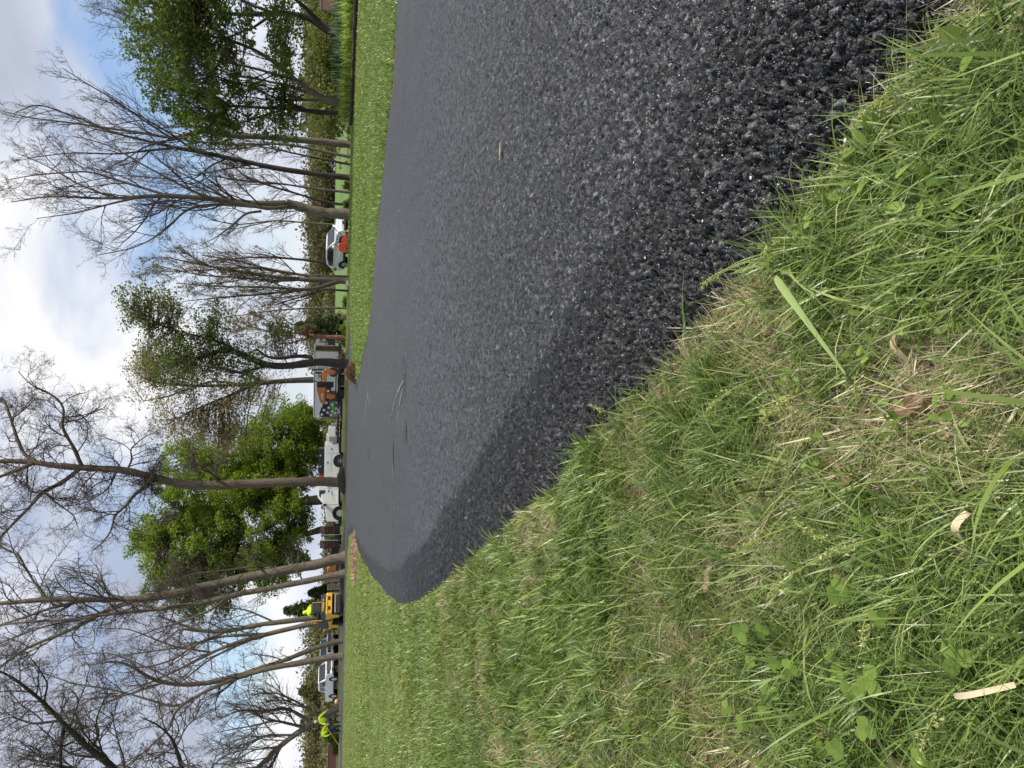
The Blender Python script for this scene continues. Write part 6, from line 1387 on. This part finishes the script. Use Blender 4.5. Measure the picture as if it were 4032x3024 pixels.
rk = rank_labels([c[:2] for c in RST], 'weed')
for i, (X, Y, n, L_) in enumerate(RST):
    rosette(X, Y, n, L_, 600 + i, '%s green weed, %s of its group to %s' % ('broad leaved' if L_ > .02 else 'tiny leaved' if L_ < .013 else 'small leaved', rk[i][0], rk[i][1]))
def crumpled(name, X, Y, L_, W_, seed, label, cat, grp=None, mat=None, v=None, lift=.012, rz=None):
    rng = np.random.default_rng(seed); x, y = gp(X, Y); t_ = np.linspace(-1, 1, 25); s = np.linspace(-1, 1, 13); T, Q = np.meshgrid(t_, s, indexing='ij')
    w = (1 - T ** 2) ** .6 * (0.85 + .3 * fbm(T * 3 + seed, Q * 0, seed, 2)); X_ = T * L_ / 2; Y_ = Q * w * W_ / 2; Z_ = (fbm(T * 2.5 + seed, Q * 2 + seed, seed, 3) - .5) * W_ * .9 + np.abs(Q) * W_ * .15
    a = rng.random() * 6.28 if rz is None else rz; idx = np.arange(T.size).reshape(T.shape); F = np.stack([idx[:-1, :-1], idx[1:, :-1], idx[1:, 1:], idx[:-1, 1:]], -1).reshape(-1, 4)
    V = np.stack([X_.ravel(), Y_.ravel(), Z_.ravel()], 1); o = link(npmesh(name, V, F, True, {'v': np.clip((rng.random() if v is None else v) + 1.3 * (fbm(T.ravel() * 6 + seed, Q.ravel() * 4, seed, 3) - .5), 0, 1)}), name, None, [mat or DEAD])
    o.location = (x, y, float(tz(x, y)) + lift); o.rotation_euler = (rng.uniform(-.35, .35), rng.uniform(-.25, .25), a); tag(o, label, cat, grp); return o
DLV = ([(3630, 1590, .055, .035), (3150, 1290, .030, .018), (3370, 1870, .050, .014), (2820, 2270, .050, .014), (2970, 2640, .040, .012), (3480, 2850, .05, .025), (3290, 2930, .04, .022), (3350, 2250, .045, .02), (3900, 2090, .06, .03), (3560, 3000, .04, .025),
                                    (2090, 2740, .03, .014), (3560, 540, .04, .03), (3700, 850, .045, .03), (3980, 320, .05, .03), (3080, 1330, .03, .02), (3830, 1190, .045, .02), (3960, 2270, .04, .015), (2630, 1570, .04, .02), (2400, 1800, .03, .015), (3300, 420, .02, .01)])
rk = rank_labels([c[:2] for c in DLV], 'leaf')
for i, (X, Y, L_, W_) in enumerate(DLV):
    crumpled('dead_leaf', X, Y, L_, W_, 700 + i, 'largest curled brown dead leaf lying in the dry patch of the turf' if i == 0 else '%s curled brown dead leaf, %s of its group to %s' % ('broad' if W_ > .02 else 'narrow', rk[i][0], rk[i][1]), 'leaf', 'dead leaves in the foreground turf')
CHIP = leafmat('wood_chip', [(0, (0.50, 0.38, 0.22)), (1, (0.66, 0.55, 0.36))], .1, .8)
x0, y0 = gp(3125, 1095, .03); x1, y1 = gp(3395, 1475, .02)
def strip(name, P0, P1, w, bow, mat, label, cat, v=.5, fold=.25, n=18, taper=1.0):
    P0, P1 = Vector(P0), Vector(P1); d = (P1 - P0); L_ = d.length; d.normalize(); s = d.cross(Vector((0, 0, 1))).normalized(); V, F = [], []
    for k in range(n + 1):
        t = k / n; c = P0 + d * L_ * t + s * bow * math.sin(math.pi * t) + Vector((0, 0, .012 * math.sin(math.pi * t))); ww = w * .5 * (1 - taper * max(0, t - .25) / .75 * .75) * min(1, .55 + t * 6)
        V += [c - s * ww, c - Vector((0, 0, ww * fold)), c + s * ww]
    V = np.array([tuple(p - P0) for p in V]); F = []
    for k in range(n): F += [(3 * k, 3 * k + 1, 3 * k + 4, 3 * k + 3), (3 * k + 1, 3 * k + 2, 3 * k + 5, 3 * k + 4)]
    o = link(npmesh(name, V, np.array(F), True, {'v': np.full(len(V), v)}), name, None, [mat]); o.location = P0; tag(o, label, cat); return o
PALE = leafmat('pale_blade', [(0, (0.30, 0.42, 0.12)), (1, (0.48, 0.58, 0.24))], .3, .5)
strip('wide_grass_blade', (x0, y0, .055), (x1, y1, .040), .0115, -.010, PALE, 'single wide pale green blade lying across the middle foreground turf', 'grass blade', .4)
xa, ya = gp(3815, 2735, .04); xb, yb = gp(4060, 2690, .03); strip('straw_stalk', (xa, ya, .055), (xb, yb, .045), .005, .002, CHIP, 'broad bleached straw stalk in the nearest turf beyond the clover patch', 'straw', 1.0, .1, 10, .2)
xa, ya = gp(3830, 2130, .02); xb, yb = gp(3850, 2015, .02); strip('wood_chip', (xa, ya, .03), (xb, yb, .03), .009, .001, CHIP, 'flat pale wood chip in the dry patch of the foreground', 'wood chip', .8, .05, 6, .2)
xa, ya = gp(3560, 1420, .02); strip('wood_chip', (xa, ya, .016), (xa + .03, ya + .012, .018), .008, .001, CHIP, 'small tan wood chip beside the largest dead leaf', 'wood chip', .1, .05, 6, .2)
x, y = gp(3640, 775); t = empty('pebble', (x, y, 0), .5, 'smooth grey pebble in the turf at the right foreground', 'pebble'); b = BM(); b.ball((0, 0, .010), .021, .016, .013, 12)
b.obj('stone', pmat('grey_pebble', (0.26, 0.22, 0.19), .8, var=.25, scale=60, bump=.3, bscale=300), t, True)
# flowering grass heads
SEED = leafmat('seed_heads', [(0, (0.34, 0.38, 0.10)), (1, (0.62, 0.62, 0.28))], .3, .6)
def seedhead(X, Y, dx, dy, h, seed, label, dz=.55, group='flowering grass heads in the turf'):
    r = np.random.default_rng(seed); x, y = gp(X, Y); t = empty('grass_seed_head', (x, y, float(tz(x, y))), 0, label, 'seed head', group)
    n = 9; tt = np.linspace(0, 1, n); P = np.stack([dx * tt ** 1.3, dy * tt ** 1.3, h * np.sin(tt * (1.3 + dz * .4))], 1); V, F = tubes(P[None], np.linspace(.0011, .0005, n)[None], 5); a = Acc(); a.add(V, F); link(a.mesh('stalk'), 'stalk', t, [STEM])
    m = 90; f = .55 + .45 * r.random(m); C = np.stack([np.interp(f, tt, P[:, i]) for i in range(3)], 1) + r.normal(0, .0022, (m, 3)) * (1.3 - f)[:, None] * 2.2
    V, F, v = leafquads(C, .0020, r, r.random(m), .1, 2.0); link(npmesh('spikelets', V, F, False, {'v': v}), 'spikelets', t, [SEED])
SHD = ([(3750, 240, -.03, .07, .04), (3700, 320, -.02, .07, .04), (3560, 480, -.04, .06, .04), (3230, 880, -.03, .06, .04), (2960, 1030, -.03, .07, .04), (2480, 1640, .02, .10, .05), (3200, 2050, -.06, .07, .07), (3350, 2150, -.07, .05, .07), (3500, 2200, .03, .06, .07), (3550, 2300, -.05, -.02, .06), (3900, 2600, -.08, .0, .07), (3300, 1500, -.05, .06, .06), (3640, 2080, -.04, .05, .08), (3020, 1480, -.05, .05, .06)])
rk = rank_labels([c[:2] for c in SHD], 'head')
for i, (X, Y, dx, dy, h) in enumerate(SHD):
    seedhead(X, Y, dx, dy, h, 800 + i, 'flowering grass stalk with pale green head, %s rooted to %s' % rk[i])
# bits lying on the drive
AZ = .047
x, y = gp(1975, 590, AZ); t = empty('straw_sprig', (x, y, AZ), 0, 'dry yellow grass sprig lying alone on the asphalt', 'sprig')
r = np.random.default_rng(5); n = 60; V, F, v = blades('s', np.stack([r.normal(0, .014, n), r.normal(0, .004, n), np.full(n, .004)], 1), .02 * (.5 + r.random(n)), np.full(n, .002), r.normal(0, .35, n) + 3.14 * (r.random(n) > .5), 1.35 + r.random(n) * .2, r.normal(0, .1, n), .8 + .2 * r.random(n), 3, None); link(npmesh('sprig', V, F, False, {'v': v}), 'stalks', t, [GM])
CH = ([(3320, 552), (1620, 1478), (2490, 640), (2535, 1015), (1900, 250), (1910, 385), (1570, 830), (2300, 1150), (1500, 1250), (1830, 2040), (2760, 870), (2950, 700)])
for i, (X, Y) in enumerate(CH):
    x, y = gp(X, Y, AZ); q = .0022 * max(1, y / 2.2) * (.8 + .5 * rr.random()); o = BM().ball((0, 0, q * .3), q, q * .7, q * .4, 4).obj('pale_chip', pmat('chip_white', (0.7, 0.66, 0.55), .8), None); o.location = (x, y, AZ - .003); tag(o, 'tiny pale stone chip on the dark asphalt, %s from the camera of these chips' % ORDN[sorted(CH, key=lambda q: gp(*q)[1]).index((X, Y))], 'chip', 'pale chips scattered on the asphalt')
# scuffs left by the machines: pale dusty lines and open gouges
SCUF = pmat('dust_scuff', (0.26, 0.26, 0.265), .9, var=.5, scale=30, spec=.2)
def scuff(pts, w, label, seed, gaps=.35):
    w *= 1.3
    r = random.Random(seed); W = [Vector((*gp(X, Y, AZ), 0)) for X, Y in pts]; V, F = [], []; L_ = [0]
    for a, c in zip(W[:-1], W[1:]): L_.append(L_[-1] + (c - a).length)
    n = max(10, int(L_[-1] / .06)); off = 0; 
    for k in range(n):
        if r.random() < gaps: continue
        s0 = L_[-1] * k / n; s1 = L_[-1] * (k + r.uniform(.5, 1.3)) / n; q = []
        for s in (s0, min(s1, L_[-1])):
            i = max(j for j in range(len(L_) - 1) if L_[j] <= s + 1e-9); f = (s - L_[i]) / (L_[i + 1] - L_[i]); p = W[i].lerp(W[i + 1], f); d = (W[i + 1] - W[i]).normalized(); sd = Vector((-d.y, d.x, 0)); j = r.gauss(0, w * .35); q.append((p + sd * (j - w * r.uniform(.1, .5)), p + sd * (j + w * r.uniform(.1, .5))))
        b = len(V)
        for p in (q[0][0], q[0][1], q[1][1], q[1][0]): V.append((p.x, p.y, float(tz(p.x, p.y)) + .052))
        F.append((b, b + 1, b + 2, b + 3))
    o = link(npmesh('scuff_mark', np.array(V), np.array(F)), 'scuff_mark', None, [SCUF]); tag(o, label, 'scuff mark')
scuff([(1604, 1365), (1600, 1400), (1592, 1500), (1575, 1590), (1566, 1660)], .02, 'pale dashed scuff nearest the camera, running beside the longest black gouge', 1, .45)
scuff([(1590, 1500), (1560, 1560), (1548, 1610), (1535, 1660)], .018, 'pale scuff just beyond the nearest dashed one', 2, .35)
scuff([(1452, 1540), (1447, 1570), (1440, 1620), (1432, 1680)], .05, 'pale curved scuff in front of the tip of the lawn with the heap', 3, .15)
scuff([(1443, 1440), (1444, 1500), (1450, 1560), (1462, 1600)], .035, 'faint pale line along the edge of the lawn with the planting bed', 4, .4)
scuff([(1555, 2010), (1551, 1900), (1547, 1790), (1548, 1720)], .02, 'faint pale scuff in the middle of the drive beside the green smear', 5, .5)
scuff([(1560, 270), (1545, 400), (1530, 560), (1512, 800), (1495, 1000)], .012, 'thin pale line running along the far edge of the drive', 6, .35)
GOU = pmat('open_gouge', (0.006, 0.006, 0.007), .9, var=.3)
for i, (X, Y, lx, w, lb) in enumerate([(1593, 1485, .20, .022, 'longest thin black gouge in the rolled asphalt'), (1598, 1697, .10, .03, 'short deep gouge holding a bit of grass nearest the curved turf edge'), (1547, 1790, .16, .035, 'gouge with a green smear in the middle of the drive'), (1540, 1640, .07, .022, 'small dark nick between two pale scuffs'), (1450, 1790, .12, .05, 'small dark tyre nick far down the drive')]):
    x, y = gp(X, Y, AZ); r = np.random.default_rng(i); k = 14; a = np.linspace(0, 6.283, k, endpoint=False); P = np.stack([lx * np.cos(a) * (.7 + .5 * r.random(k)), w * np.sin(a) * (.6 + .8 * r.random(k)), 0 * a], 1); P = np.vstack([[0, 0, 0], P]); F = np.array([(0, j + 1, (j + 1) % k + 1) for j in range(k)])
    o = link(npmesh('gouge', P, F), 'gouge', None, [GOU if i != 2 else pmat('green_smear', (0.03, .05, .012), .8)]); o.location = (x, y, float(tz(x, y)) + .0535); o.rotation_euler = (0, 0, .35); tag(o, lb, 'gouge')
